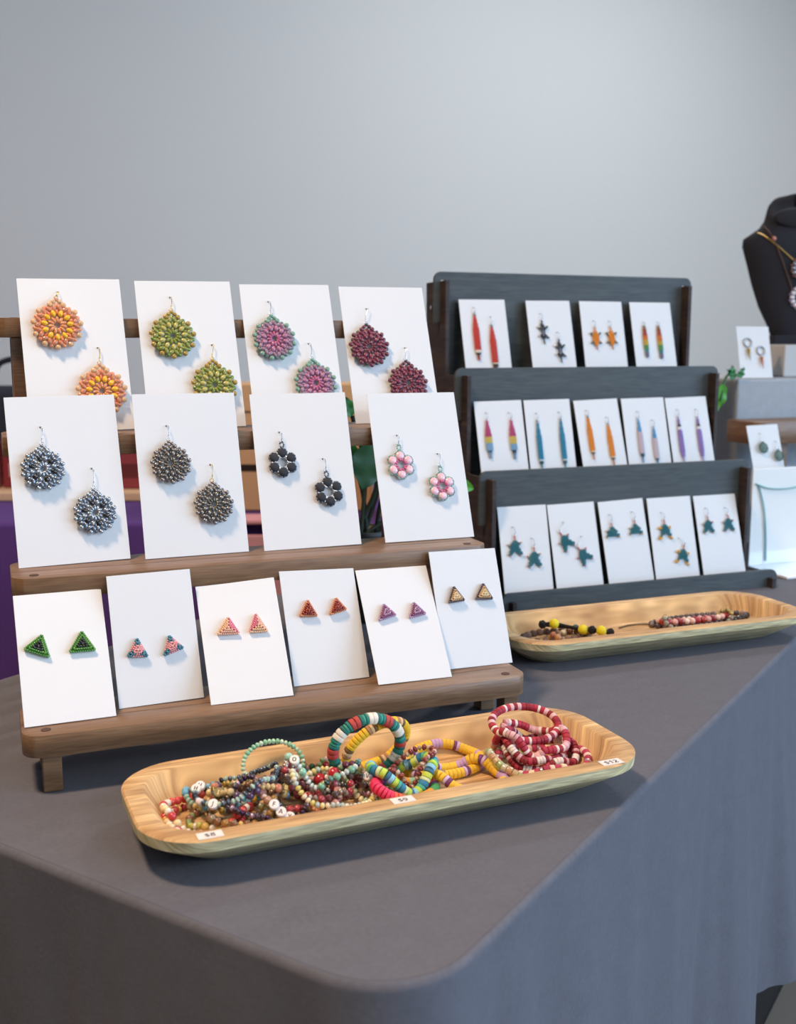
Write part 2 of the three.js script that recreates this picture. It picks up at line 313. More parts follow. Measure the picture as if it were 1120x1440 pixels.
function earWire(o, topX, topY, baseY, mat, baseZ = 0.003) {         // hook from the loop (baseY) up to the hole in the card (topX, topY)
  const g = [tubeGeo([[0, baseY, baseZ], [0.0012, baseY + (topY - baseY) * 0.45, 0.0042], [topX + 0.0012, topY - 0.001, 0.0036], [topX, topY, 0.001], [topX, topY, -0.0004]], 0.00045, 20, 6)];
  g.push(new THREE.TorusGeometry(0.0019, 0.0004, 6, 18).translate(0, baseY - 0.001, baseZ));
  g.push(smallBall.clone().scale(0.0009, 0.0009, 0.0009).translate(0.0008, baseY + (topY - baseY) * 0.25, 0.0036));
  mesh('ear_wire', merge(g), mat, o);
  mesh('card_hole', new THREE.CylinderGeometry(0.0009, 0.0009, 0.0002, 10).rotateX(Math.PI / 2).translate(topX, topY, 0.0001), M.groove, o);
}
// round flower of long two-holed beads in four rings
function flowerDisc(o, R, n, c, wireDx, wireDy, wireMat) {
  const b = new Beads(), Z = 0.0052, rad = (name, mat, cnt, ph, r, len, wid, thick, z = Z, skew = 0) => { for (let i = 0; i < cnt; i++) { const a = Math.PI / 2 + (i + ph) / cnt * 2 * Math.PI; const jz = rr(-0.0002, 0.0002); b.add(name, mat, ball, Math.cos(a) * r, Math.sin(a) * r, z + jz, a + skew + rr(-0.06, 0.06), len, wid, thick); } };
  rad('inner_beads', c.inner, n, 0, R * 0.245, R * 0.145, R * 0.070, R * 0.075, Z + 0.0010);
  if (c.alt) { rad('accent_beads', c.accent, n / 2, 0.25, R * 0.50, R * 0.15, R * 0.11, R * 0.09, Z + 0.0016); rad('plain_beads', c.alt, n / 2, 0.75, R * 0.50, R * 0.13, R * 0.098, R * 0.09, Z + 0.0013); } else rad('accent_beads', c.accent, n, 0.5, R * 0.50, R * 0.145, R * 0.098, R * 0.09, Z + 0.0016);
  for (const sg of [-1, 1]) rad('petal_beads', c.petal, n, 0.5 + sg * 0.25, R * 0.73, R * 0.155, R * 0.092, R * 0.09, Z + 0.0008, sg * 0.6);
  rad('inner_petal_beads', c.petal2 ?? c.petal, n, 0, R * 0.57, R * 0.125, R * 0.075, R * 0.075, Z);
  rad('outer_beads', c.outer, n, 0.5, R * 0.905, R * 0.115, R * 0.115, R * 0.10, Z);
  rad('outer_petal_beads', c.rim ?? c.petal, n, 0, R * 0.845, R * 0.105, R * 0.095, R * 0.08, Z - 0.0003);
  // peak at the top that carries the loop
  b.add('outer_beads', c.outer, ball, -R * 0.13, R * 1.00, Z, 0.6, R * 0.11, R * 0.09, R * 0.09); b.add('outer_beads', c.outer, ball, R * 0.13, R * 1.00, Z, -0.6, R * 0.11, R * 0.09, R * 0.09);
  b.add('top_bead', c.top ?? c.outer, ball, 0, R * 1.10, Z, 0, R * 0.09, R * 0.085, R * 0.08);
  b.build(o); earWire(o, wireDx, wireDy, R * 1.20 + 0.0012, wireMat, Z * 0.7);
}
// six-petalled flower: six large stones edged with seed beads
function flowerSix(o, R, c, wireDx, wireDy, wireMat) {
  const b = new Beads(), Z = 0.0045;
  const stone = new THREE.SphereGeometry(1, 14, 10);
  for (let i = 0; i < 6; i++) {
    const a = Math.PI / 2 + i * Math.PI / 3, px = Math.cos(a) * R * 0.64, py = Math.sin(a) * R * 0.64;
    b.add('petal_stone', c.stone, stone, px, py, Z, a, R * 0.30, R * 0.30, R * 0.16);
    for (let k = -4; k <= 4; k++) { const t = a + k * 0.36; b.add('seed_beads', k % 2 ? c.seed : c.seed2 ?? c.seed, tiny, px + Math.cos(t) * R * 0.335, py + Math.sin(t) * R * 0.335, Z - 0.0006, 0, R * 0.062, R * 0.062, R * 0.062); }
    const a2 = a + Math.PI / 6;
    if (c.heart) { for (const s of [-1, 1]) b.add('inner_beads', c.heart, ball, Math.cos(a + s * 0.22) * R * 0.36, Math.sin(a + s * 0.22) * R * 0.36, Z + 0.0010, a + s * 0.5, R * 0.13, R * 0.085, R * 0.09); }
    else b.add('inner_beads', c.inner, ball, Math.cos(a2) * R * 0.44, Math.sin(a2) * R * 0.44, Z + 0.0006, a2, R * 0.13, R * 0.07, R * 0.07);
    for (const s of [-1, 1]) b.add('inner_seed_beads', c.inner ?? c.seed, tiny, Math.cos(a + s * 0.3) * R * 0.33, Math.sin(a + s * 0.3) * R * 0.33, Z, 0, R * 0.055, R * 0.055, R * 0.055);
    b.add('inner_seed_beads', c.inner ?? c.seed, tiny, Math.cos(a2) * R * 0.72, Math.sin(a2) * R * 0.72, Z, 0, R * 0.07, R * 0.07, R * 0.06);
  }
  for (let k = 0; k < 9; k++) { const t = k / 9 * 6.283; b.add('top_loop_beads', k % 2 ? c.seed : c.seed2 ?? c.seed, tiny, Math.cos(t) * R * 0.13, R * 1.22 + Math.sin(t) * R * 0.20, Z - 0.0006, 0, R * 0.062, R * 0.062, R * 0.062); }
  b.build(o); earWire(o, wireDx, wireDy, R * 1.44 + 0.001, wireMat, Z * 0.7);
}
// puffed triangle stud woven from tiny beads; v = its three corners about its centre
function triangleStud(o, v, colorAt, body) {
  const s = 0.0020, r = 0.00118, cells = new Beads();
  const zAt = (t) => 0.0034 + 0.0026 * (1 - t * t);
  for (let k = 0; k < 3; k++) {
    const A = v[k], B = v[(k + 1) % 3], mx = (A[0] + B[0]) / 2, my = (A[1] + B[1]) / 2, inr = Math.hypot(mx, my), len = Math.hypot(B[0] - A[0], B[1] - A[1]), rows = Math.max(3, Math.round(inr / s));
    for (let i = 0; i <= rows; i++) {
      const t = (i + 0.35) / (rows + 0.35), cnt = Math.max(1, Math.round(len * t / s));
      for (let j = 0; j < cnt; j++) {
        const q = (j + 0.5) / cnt, x = (A[0] + (B[0] - A[0]) * q) * t, y = (A[1] + (B[1] - A[1]) * q) * t;
        const [nm, mt] = colorAt(k, t, q, i, j); cells.add(nm, mt, tiny, x, y, zAt(t), 0, r, r, r);
      }
    }
  }
  cells.build(o);
  const sh = new THREE.Shape(v.map(([x, y]) => new THREE.Vector2(x * 0.97, y * 0.97)));
  mesh('stud_body', new THREE.ExtrudeGeometry(sh, { depth: 0.0016, bevelEnabled: true, bevelThickness: 0.0008, bevelSize: 0.0003, bevelSegments: 2 }).translate(0, 0, 0.0008), body, o);
}
// tapered brick-stitch dangle hanging from (0,0) down to (0,-L)
function spindle(o, L, wMax, prof, colorAt, wireMat, wireDx, wireDy) {
  const b = new Beads(), s = 0.0024, rows = Math.round(L / s);
  for (let i = 0; i < rows; i++) {
    const t = i / (rows - 1), n = Math.max(1, Math.round(prof(t) * wMax)), c = colorAt(t);
    for (let j = 0; j < n; j++) b.add(c[0], c[1], tiny, (j - (n - 1) / 2) * s * 0.92, -i * s, 0.0022, 0, s * 0.56, s * 0.56, s * 0.6);
  }
  b.build(o); earWire(o, wireDx, wireDy, 0.0022, wireMat, 0.002);
}
function beadPattern(o, rows, key, s, wireMat, wireDx, wireDy, ax = 0.5, ay = 0) {   // beads laid out on a grid of characters
  const b = new Beads(), n = rows[0].length;
  rows.forEach((row, i) => [...row].forEach((ch, j) => { if (ch === '.') return; const [nm, mt] = key[ch]; b.add(nm, mt, tiny, (j - (n - 1) * ax) * s, -(i - ay) * s, 0.0024, 0, s * 0.58, s * 0.58, s * 0.62); }));
  b.build(o); earWire(o, wireDx, wireDy, ay * s + 0.0022, wireMat, 0.002);
}

// ---- back row (third shelf) and middle row: large flower earrings
const W1 = 0.1048, H1 = 0.167;
const order4 = ['leftmost', 'second from left', 'third from left', 'rightmost'];
const bigRow = [
  ['bA', 0.0904, 1.0417, -1.1443, 1.4, 19.6, -0.8, 'orange and yellow', 'back', 0], ['bB', 0.2097, 1.0417, -1.145, 0.4, 19.5, -0.8, 'olive green', 'back', 1], ['bC', 0.3242, 1.0417, -1.1433, -0.6, 20.8, -0.7, 'pink and teal', 'back', 2], ['bD', 0.441, 1.0417, -1.1447, -0.7, 21.3, -0.3, 'maroon', 'back', 3],
  ['mA', 0.0706, 0.9207, -1.0554, 3.0, 17.4, -0.6, 'silver and black', 'middle', 0], ['mB', 0.1888, 0.9207, -1.0529, 1.7, 16.6, 0, 'pewter grey', 'middle', 1], ['mC', 0.3092, 0.9207, -1.0510, -1.8, 18.9, -0.5, 'black six-petalled', 'middle', 2], ['mD', 0.4408, 0.9207, -1.0490, 0.3, 20.6, 0.1, 'pink six-petalled', 'middle', 3]];
for (const [k, x, y, z, yaw, tilt, roll, what, row, i] of bigRow) card(k, `white card, ${what} flower earrings, ${order4[i]} in the ${row} row`, 'large white earring cards', W1, H1, x, y, z, yaw, tilt, roll);
const C = {
  orange: { inner: bead('#dd8f5c'), accent: bead('#fabd22'), petal: bead('#ee9c74', 'glass'), petal2: bead('#e2885c'), outer: bead('#f6c894', 'glass'), rim: bead('#ea9870'), top: bead('#f2bf9c', 'glass') },
  green: { inner: bead('#7f8a2a'), accent: bead('#c2b866'), petal: bead('#8b9242'), petal2: bead('#8c9138'), outer: bead('#a98b36'), rim: bead('#7f9a5a', 'metal'), top: bead('#b0943c') },
  teal: { inner: bead('#b35c84'), accent: bead('#b97a9a'), petal: bead('#97788c'), petal2: bead('#ac7896'), outer: bead('#80a894'), rim: bead('#668a80'), top: bead('#6aa08e') },
  maroon: { inner: bead('#6f2439'), accent: bead('#84344c'), petal: bead('#7a2a42'), petal2: bead('#6b2439'), outer: bead('#6d2b40'), rim: bead('#3c332c'), top: bead('#3f3a30') },
  steel: { inner: bead('#a9b2bd', 'metal'), accent: bead('#14181d'), petal: bead('#8d98a6', 'metal'), petal2: bead('#9aa3ae', 'metal'), alt: bead('#b4bcc6', 'metal'), outer: bead('#b0b8c2', 'metal'), rim: bead('#6f7985', 'metal'), top: bead('#9aa2ac', 'metal') },
  pewter: { inner: bead('#77736a', 'metal'), accent: bead('#8f8a84', 'metal'), petal: bead('#85807c', 'metal'), petal2: bead('#6f6a66', 'metal'), outer: bead('#9c9593', 'metal'), rim: bead('#77706f', 'metal'), top: bead('#a49a90', 'metal') },
};
const big = [
  ['bA', 0, -0.0164, 0.113, 0.0020, 0.0353, 0.0262, 11, C.orange, M.gold, 'upper left'], ['bA', 1, 0.0221, 0.0407, 0, 0.0492, 0.0262, 11, C.orange, M.gold, 'lower right'],
  ['bB', 0, -0.0179, 0.1016, 0, 0.0463, 0.0252, 11, C.green, M.gold, 'upper left'], ['bB', 1, 0.0215, 0.0456, 0.0015, 0.0474, 0.0252, 11, C.green, M.gold, 'lower right'],
  ['bC', 0, -0.0205, 0.0993, 0, 0.0467, 0.0250, 12, C.teal, M.silver, 'upper left'], ['bC', 1, 0.0208, 0.0466, 0, 0.0489, 0.0250, 12, C.teal, M.silver, 'lower right'],
  ['bD', 0, -0.0259, 0.0904, 0.0045, 0.0489, 0.0246, 11, C.maroon, M.silver, 'upper left'], ['bD', 1, 0.0159, 0.0451, 0.002, 0.0456, 0.0246, 11, C.maroon, M.silver, 'lower right'],
  ['mA', 0, -0.0226, 0.0935, 0, 0.0427, 0.0210, 12, C.steel, M.silver, 'upper left'], ['mA', 1, 0.0219, 0.0471, 0, 0.0454, 0.0210, 12, C.steel, M.silver, 'lower right'],
  ['mB', 0, -0.02, 0.0937, 0, 0.04, 0.0206, 11, C.pewter, M.silver, 'upper left'], ['mB', 1, 0.0195, 0.0499, 0, 0.0419, 0.0206, 11, C.pewter, M.gold, 'lower right']];
for (const [k, , x, y, wx, wy, R, n, c, w, pos] of big) {
  const r = bigRow.find((q) => q[0] === k);
  const o = earring('flower_earring', `${pos} ${r[7]} flower earring, ${order4[r[9]]} card of the ${r[8]} row`, k, x, y, rr(-0.05, 0.05), 'beaded flower earrings');
  flowerDisc(o, R, n, c, wx, Math.max(wy, R * 1.20 + 0.0075), w);
}
const SIX = [
  ['mC', -0.0248, 0.0913, -0.001, 0.0336, 0.0158, { stone: bead('#2b2f36', 'matte'), seed: bead('#8f98a2', 'metal'), seed2: bead('#4c5058', 'metal'), inner: bead('#d3d7dc', 'metal') }, 'upper left'], ['mC', 0.0216, 0.0575, -0.0006, 0.0367, 0.0158, { stone: bead('#2b2f36', 'matte'), seed: bead('#8f98a2', 'metal'), seed2: bead('#4c5058', 'metal'), inner: bead('#d3d7dc', 'metal') }, 'lower right'],
  ['mD', -0.0249, 0.0838, 0.0005, 0.0346, 0.0163, { stone: bead('#f3c6d1'), seed: bead('#7fb0a2', 'metal'), seed2: bead('#a9c6bd', 'metal'), heart: bead('#cf5f89') }, 'upper left'], ['mD', 0.0201, 0.0577, 0, 0.038, 0.0163, { stone: bead('#f3c6d1'), seed: bead('#7fb0a2', 'metal'), seed2: bead('#a9c6bd', 'metal'), heart: bead('#cf5f89') }, 'lower right']];
for (const [k, x, y, wx, wy, R, c, pos] of SIX) {
  const r = bigRow.find((q) => q[0] === k);
  const o = earring('flower_earring', `${pos} ${r[7]} flower earring, ${order4[r[9]]} card of the middle row`, k, x, y, rr(-0.06, 0.06), 'beaded flower earrings');
  flowerSix(o, R, c, wx, wy, M.silver);
}
// ---- front row: triangle studs
const W2 = 0.0775, H2 = 0.122;
const order6 = ['leftmost', 'second from left', 'third from left', 'fourth from left', 'fifth from left', 'rightmost'];
const G = (c, k) => bead(c, k);
const mixAt = (a, b) => (k, t, q, i, j) => ((i + j) % 2 ? ['beads', a] : ['contrast_beads', b]);
const studs = [
  ['f1', 0.0521, -0.9325, 3.0, 34.2, 0.5, 'green studs with black centres', 'green', [[[-0.0174, 0.0811], [-0.0334, 0.0695], [-0.0132, 0.0599]], [[0.017, 0.0808], [0.0047, 0.0625], [0.0269, 0.062]]], (k, t) => (t < 0.48 ? ['centre_beads', G('#15171a')] : ['edge_beads', G('#4f8f34')]), G('#4c8a35')],
  ['f2', 0.134, -0.9536, 1.1, 21.1, -0.7, 'pink studs with teal corners', 'pink and teal', [[[-0.0171, 0.0614], [-0.0269, 0.0461], [-0.0092, 0.044]], [[0.0122, 0.0606], [0.0057, 0.0428], [0.024, 0.0479]]], (k, t, q) => (t > 0.62 && Math.abs(q - 0.5) > 0.24 ? ['corner_beads', G('#3f7d92')] : ['centre_beads', G('#e79d9f')]), G('#4d8496')],
  ['f3', 0.2136, -0.9314, -2.2, 36.4, -0.7, 'pale pink and cream studs', 'pale pink and cream', [[[-0.0122, 0.0828], [-0.0243, 0.067], [-0.0042, 0.0656]], [[0.0148, 0.0838], [0.0061, 0.066], [0.0233, 0.0652]]], (k, t) => (k === 2 ? ['pink_beads', G('#df7f93')] : k === 0 ? ['cream_beads', G('#eec29a')] : ['peach_beads', G('#eeb7a0')]), G('#ecc0a4')],
  ['f4', 0.2988, -0.9573, 0.8, 23.8, -0.3, 'dark red studs', 'dark red', [[[-0.0144, 0.0821], [-0.0242, 0.0674], [-0.007, 0.0657]], [[0.015, 0.0815], [0.0064, 0.0656], [0.0239, 0.0691]]], (k, t, q, i, j) => (t > 0.86 ? ['edge_beads', G('#d98a5c')] : (i + j) % 3 === 0 ? ['amber_beads', G('#a8442a')] : ['red_beads', G('#8e1f1c')]), G('#c9764e')],
  ['f5', 0.3761, -0.9307, -0.2, 36.0, 0.4, 'mauve studs', 'mauve', [[[-0.0173, 0.0816], [-0.0256, 0.0649], [-0.007, 0.069]], [[0.0147, 0.0808], [0.0071, 0.0647], [0.0249, 0.0677]]], (k, t, q, i) => (i % 2 ? ['lilac_beads', G('#b58fb4')] : ['plum_beads', G('#8a4d74')]), G('#7f5a78')],
  ['f6', 0.4551, -0.9522, 2.6, 22.6, 1.3, 'cream studs with dark edges', 'cream with dark edges', [[[-0.0174, 0.0835], [-0.0254, 0.0674], [-0.0076, 0.0686]], [[0.0169, 0.0844], [0.006, 0.0691], [0.025, 0.0677]]], (k, t, q, i) => (t > 0.85 ? ['edge_beads', G('#5b5058')] : i % 3 === 2 ? ['bead_line', G('#c9a06c')] : ['cream_beads', G('#e8cda0')]), G('#6a5f66')]];
studs.forEach(([k, x, z, yaw, tilt, roll, what, short, tris, colorAt, body], i) => {
  const flip = k === 'f3';
  card(k, `white card, triangular ${what}, ${order6[i]} in front row`, 'small white stud cards', W2, H2, x, 0.8047, z, yaw, tilt, roll);
  tris.forEach((tri, j) => {
    const cx = (tri[0][0] + tri[1][0] + tri[2][0]) / 3, cy = (tri[0][1] + tri[1][1] + tri[2][1]) / 3;
    const o = earring('stud_earring', `${j ? 'right' : 'left'} ${short} triangle stud, ${order6[i]} card of front row`, k, cx, cy, 0, 'triangular beaded studs');
    triangleStud(o, tri.map(([a, b]) => [a - cx, b - cy]), flip && j ? (q, ...r) => colorAt((q + 2) % 3, ...r) : colorAt, body);
  });
});
// ---- dark stand
const W3 = 0.0815, H3 = 0.134, order5 = ['leftmost', 'second from left', 'middle', 'second from right', 'rightmost'];
const darkCards = {
  d31: [0.7502, 1.072, -1.5418, 0.1, 14.4, -0.6, 'two red dangle earrings', 'leftmost', 'top'], d32: [0.8703, 1.072, -1.5423, 0.1, 14.5, -0.6, 'two black turtle-shaped earrings', 'second from left', 'top'], d33: [0.9688, 1.072, -1.5427, 0, 14.1, 0, 'two orange turtle earrings', 'third from left', 'top'], d34: [1.0669, 1.072, -1.5417, 0.1, 14.6, -0.2, 'two short rainbow dangle earrings', 'rightmost', 'top'],
  d21: [0.7389, 0.9145, -1.4557, 0, 14.3, -0.8, 'pink-yellow-blue dangle earrings', order5[0], 'middle'], d22: [0.8242, 0.9145, -1.4568, 0, 13.6, -0.7, 'two blue dangle earrings', order5[1], 'middle'], d23: [0.9185, 0.9145, -1.455, 0.2, 16.6, -1.8, 'two orange dangle earrings', order5[2], 'middle'], d24: [1.0031, 0.9145, -1.4562, 0.1, 14.8, -0.8, 'blue and pink dangles', order5[3], 'middle'], d25: [1.0891, 0.9145, -1.4561, 0.1, 15, -1.4, 'two lilac dangle earrings', order5[4], 'middle'],
  d11: [0.7375, 0.7615, -1.3725, 0, 13.7, 0.1, 'two teal frog earrings', order5[0], 'bottom'], d12: [0.8243, 0.7615, -1.3712, 0.1, 15.1, -0.8, 'two sideways teal frog earrings', order5[1], 'bottom'], d13: [0.9157, 0.7618, -1.3715, 0.1, 15.4, -1.8, 'two squatting teal frog earrings', order5[2], 'bottom'], d14: [1.0013, 0.7618, -1.3719, 0, 15.4, -0.2, 'yellow-footed teal frog earrings', order5[3], 'bottom'], d15: [1.0902, 0.7615, -1.3709, 0.1, 16.6, -0.1, 'two small teal frog earrings', order5[4], 'bottom'],
};
for (const [k, [x, y, z, yaw, tilt, roll, what, pos, tier]] of Object.entries(darkCards)) card(k, `white card, ${what}, ${pos} on the dark stand's ${tier} tier`, 'white cards on the dark stand', W3, H3, x, y, z, yaw, tilt, roll);
const sideOf = (j, stag) => (stag ? ['upper left', 'lower right'][j] : ['left', 'right'][j]);
const lens = (t) => Math.sin(Math.PI * Math.min(1, 0.12 + t * 0.98)) ** 0.6;
const taper = (t) => (t < 0.35 ? 0.25 + t / 0.35 * 0.75 : t < 0.8 ? 1 : t < 0.88 ? 0.8 : 0.3);
const fish = (main, eye, tail, gap) => (t) => (t < 0.06 ? ['top_bead', bead('#8a8a8a', 'metal')] : t > 0.80 && t < 0.84 ? ['white_band', gap] : t >= 0.84 && t < 0.91 ? ['dark_beads', eye] : t >= 0.91 ? ['tail_beads', tail] : ['body_beads', main]);
const dang = [
  ['d31', [[-0.0166, 0.1101, 0, 0.0104, 0.077], [0.0115, 0.0914, 0.0004, 0.014, 0.078]], 5, taper, fish(G('#d6402f'), G('#4b3020'), G('#b5483a'), G('#f1e3cf')), 'red', 1],
  ['d34', [[-0.0179, 0.0915, 0, 0.0075, 0.056], [0.0107, 0.0915, 0, 0.0075, 0.058]], 4, (t) => 0.55 + 0.45 * Math.sin(t * 3.1), (t) => (t < 0.1 ? ['top_bead', G('#8f6d3a')] : t < 0.3 ? ['red_beads', G('#b4442f')] : t < 0.45 ? ['orange_beads', G('#e07f2a')] : t < 0.6 ? ['yellow_beads', G('#d9b436')] : t < 0.75 ? ['green_beads', G('#5aa055')] : t < 0.86 ? ['teal_beads', G('#2f8f99')] : ['purple_beads', G('#7c7690')]), 'short rainbow', 0],
  ['d21', [[-0.023, 0.1033, 0, 0.0125, 0.061], [0.0186, 0.1025, -0.0025, 0.012, 0.0615]], 5, (t) => (t < 0.4 ? 0.25 + t * 1.9 : t < 0.8 ? 1 : 1.4 - t), (t) => (t < 0.42 ? ['pink_beads', G('#c4447e')] : t < 0.62 ? ['yellow_beads', G('#dcc562')] : t < 0.8 ? ['blue_beads', G('#86b4d6')] : t < 0.87 ? ['dark_beads', G('#28415c')] : ['tail_beads', G('#7f9fc0')]), 'pink, yellow and blue', 0],
  ['d22', [[-0.0213, 0.1004, -0.001, 0.0122, 0.079], [0.0202, 0.1016, -0.002, 0.0114, 0.081]], 4, taper, fish(G('#1f8fb4'), G('#16566b'), G('#3a8f9d'), G('#e8f2f4')), 'blue', 0],
  ['d23', [[-0.0198, 0.1071, -0.001, 0.0098, 0.073], [0.0155, 0.0933, -0.001, 0.0106, 0.069]], 4, taper, fish(G('#ef9414'), G('#7c4a1d'), G('#d9822f'), G('#f3dfc0')), 'orange', 1],
  ['d24', [[-0.0139, 0.0984, 0, 0.0132, 0.0717], [0.0133, 0.0841, -0.001, 0.0123, 0.0645]], 4, taper, (t) => (t < 0.28 ? ['blue_beads', G('#5ba6d8')] : t < 0.82 ? ['pale_beads', G('#d8c9d4')] : t < 0.9 ? ['dark_beads', G('#274f72')] : ['tail_beads', G('#3d8fc4')]), 'blue and pale pink', 1],
  ['d25', [[-0.0212, 0.1001, 0, 0.0132, 0.077], [0.0169, 0.0989, -0.001, 0.0134, 0.0763]], 4, taper, (t) => (t < 0.16 ? ['top_beads', G('#9a86c6')] : t < 0.22 ? ['dark_beads', G('#4a4566')] : t < 0.27 ? ['white_band', G('#f0eef4')] : t < 0.93 ? ['lilac_beads', G('#9c83cb')] : ['tail_beads', G('#b3a2d2')]), 'lilac', 0]];
for (const [k, list, wMax, prof, col, what, stag] of dang) list.forEach(([x, y, wx, wy, L], j) => {
  const o = earring('dangle_earring', `${sideOf(j, stag)} ${what} dangle earring, dark stand's ${darkCards[k][8]} tier`, k, x, y, 0.0, 'beaded dangle earrings');
  spindle(o, L, wMax, prof, col, M.silver, wx, wy);
});
const TURTLE = ['....g....', '....o....', '....o....', '...ooo...', 'nn.ooo.nn', '.nooooon.', '..ooooo..', '..ooooo..', '..ooooo..', '..ooooo..', '.nooooon.', 'nn.ooo.nn', '...ooo...', '....o....', '....p....', '....p....'];
const LIZARD = ['....k....', '....k....', '...kk....', '...kkk...', 's..kkk.kk', '.kkk.kkk.', '..kk.kk..', '...k.k...', '...k.k...', '...k.k...', '..kk.kk..', 's.kkkkkk.', '...kkk.kk', '....k....', '....k....', '....k....', '....k....'];
const tk = { g: ['top_beads', G('#c48a2e')], o: ['shell_beads', G('#ec9313')], n: ['leg_beads', G('#44605c')], p: ['tail_beads', G('#d98a72')] };
const lk = { k: ['body_beads', G('#26323f')], s: ['pale_beads', G('#c3c6c4', 'metal')] };
for (const [k, list, pat, key, s, what, stag] of [
  ['d32', [[-0.0161, 0.0988, -0.001, 0.0131], [0.0117, 0.0677, -0.001, 0.0131]], LIZARD, lk, 0.0023, 'black open turtle-shaped', 1],
  ['d33', [[-0.0170, 0.0885, -0.001, 0.0117], [0.0134, 0.0890, -0.001, 0.0110]], TURTLE, tk, 0.0024, 'orange turtle with dark legs,', 0]])
  list.forEach(([x, y, wx, wy], j) => {
    const o = earring('animal_earring', `${sideOf(j, stag)} ${what} beaded earring, dark stand's top tier`, k, x, y, 0.02, 'beaded animal earrings');
    beadPattern(o, pat, key, s, M.silver, wx, wy);
  });
const FROG = ['.....c.....', '.....r.....', '.....c.....', '....ttt....', '...tttttff.', 'f.ttttttt..', '.ttttttt...', '..tttttt...', '..ttttttt..', '.tttttttt..', '.ttt..tttt.', 'ttt....ttt.', '.f......f..'];
const SQUAT = ['.....c.....', '.....r.....', '.....c.....', '....ttt....', '....tttt...', 'f.ttttttt..', '.ttttttttt.', '..ttttttt..', '.tttttttttt', 'ttttttttttt', 'f........ff'];
const FROGY = ['.....c.....', '.....r.....', '.....r.....', '....ttt....', '.f.ttttt.f.', 'ffftttttff.', '..ttttttt..', '...tttttt..', '..ttttttt..', '..ttt..ttt.', '.tt.....tt.', 'fff.....ff.', 'ff.......ff'];
const fk = (feet) => ({ c: ['coral_beads', G('#d98572')], r: ['coral_beads', G('#d98572')], t: ['body_beads', G('#0f7282')], f: ['feet_beads', G(feet)] });
const frogs = { d11: [[-0.0172, 0.072, -0.0194, 0.1029, 0, '#c98a6a'], [0.0131, 0.053, 0.0113, 0.0841, 0, '#c98a6a']], d12: [[-0.016, 0.0758, -0.0182, 0.1055, 0.55, '#b0726a'], [0.0123, 0.0522, 0.0105, 0.082, 0.62, '#c0607a']], d13: [[-0.0229, 0.0839, -0.024, 0.1129, 0, '#c9a06a'], [0.0191, 0.0844, 0.017, 0.1137, 0, '#c9a06a']], d14: [[-0.0147, 0.0801, -0.0178, 0.11, 0, '#e3ab22'], [0.0126, 0.0388, 0.0095, 0.0679, -0.25, '#e3ab22']], d15: [[-0.0201, 0.0835, -0.0213, 0.1132, 0, '#c98a6a'], [0.0195, 0.0841, 0.0166, 0.1117, 0, '#c9886a']] };
const frogWord = { d11: 'teal frog', d12: 'tilted teal frog', d13: 'squatting teal frog', d14: 'yellow-footed teal frog', d15: 'small teal frog' };
for (const [k, list] of Object.entries(frogs)) list.forEach(([x, y, wx, wy, rot, feet], j) => {
  const stag = k === 'd11' || k === 'd12' || k === 'd14';
  const o = earring('frog_earring', `${sideOf(j, stag)} ${frogWord[k]} earring, ${darkCards[k][7]} card of the bottom tier`, k, x, y, rot, 'beaded frog earrings');
  const c = Math.cos(-rot), s = Math.sin(-rot), dx = wx - x, dy = wy - y, q = k === 'd13' || k === 'd15' ? 0.0022 : 0.0024;
  beadPattern(o, k === 'd13' ? SQUAT : k === 'd14' ? FROGY : FROG, fk(feet), q, M.silver, dx * c - dy * s, dx * s + dy * c, 0.5, 7);
});

// ------------------------------------------------------------------ bracelets
const letterMats = {};
const letterMat = (ch, bg, fg) => letterMats[ch + bg] ??= std({ map: textTex(ch, bg, fg, 64, 64, 46), roughness: 0.45 });
const GEO = {
  seed: new THREE.SphereGeometry(1, 10, 7).scale(0.72, 1, 1), round: new THREE.SphereGeometry(1, 16, 12),
  heishi: (() => { const c = 0.86; return new THREE.LatheGeometry([[0, -0.5], [c, -0.5], [1, -0.38], [1, 0.38], [c, 0.5], [0, 0.5]].map(([x, y]) => new THREE.Vector2(x, y)), 16).rotateZ(-Math.PI / 2); })(),
  facet: toCreasedNormals(new THREE.IcosahedronGeometry(1, 1), 0.2), chip: toCreasedNormals(new THREE.DodecahedronGeometry(1, 0), 0.2),
  disc: (() => new THREE.LatheGeometry([[0, -0.5], [0.85, -0.5], [1, -0.3], [1, 0.3], [0.85, 0.5], [0, 0.5]].map(([x, y]) => new THREE.Vector2(x, y)), 20).rotateX(Math.PI / 2))(),   // face along z
  face: new THREE.CircleGeometry(0.84, 20),
};
// what already lies in a tray: a height grid per tray, so that later loops drape over earlier ones
const HF = new Map();
const lerpTab = (v, t) => { for (let i = 1; i < t.length; i++) if (v <= t[i][0]) { const [a, b] = [t[i - 1], t[i]]; return b[1] < a[1] ? b[1] : a[1] + (b[1] - a[1]) * Math.max(0, (v - a[0]) / (b[0] - a[0])); } return t[t.length - 1][1]; };
const bowlY = (x, z) => Math.max(lerpTab(Math.abs(x), [[0, FLOOR], [0.174, FLOOR], [0.181, 0.0135], [0.187, 0.020], [0.197, 0.0345]]), lerpTab(Math.abs(z), [[0, FLOOR], [0.040, FLOOR], [0.046, 0.0135], [0.052, 0.020], [0.062, 0.0345]]));
const cellKey = (x, z) => Math.round(x / 0.002) * 1000 + Math.round(z / 0.002);
function heightAt(id, x, z, r) { const g = HF.get(id); let h = bowlY(x, z); for (let a = -r; a <= r; a += 0.002) for (let b = -r; b <= r; b += 0.002) h = Math.max(h, g.get(cellKey(x + a, z + b)) ?? 0); return h; }
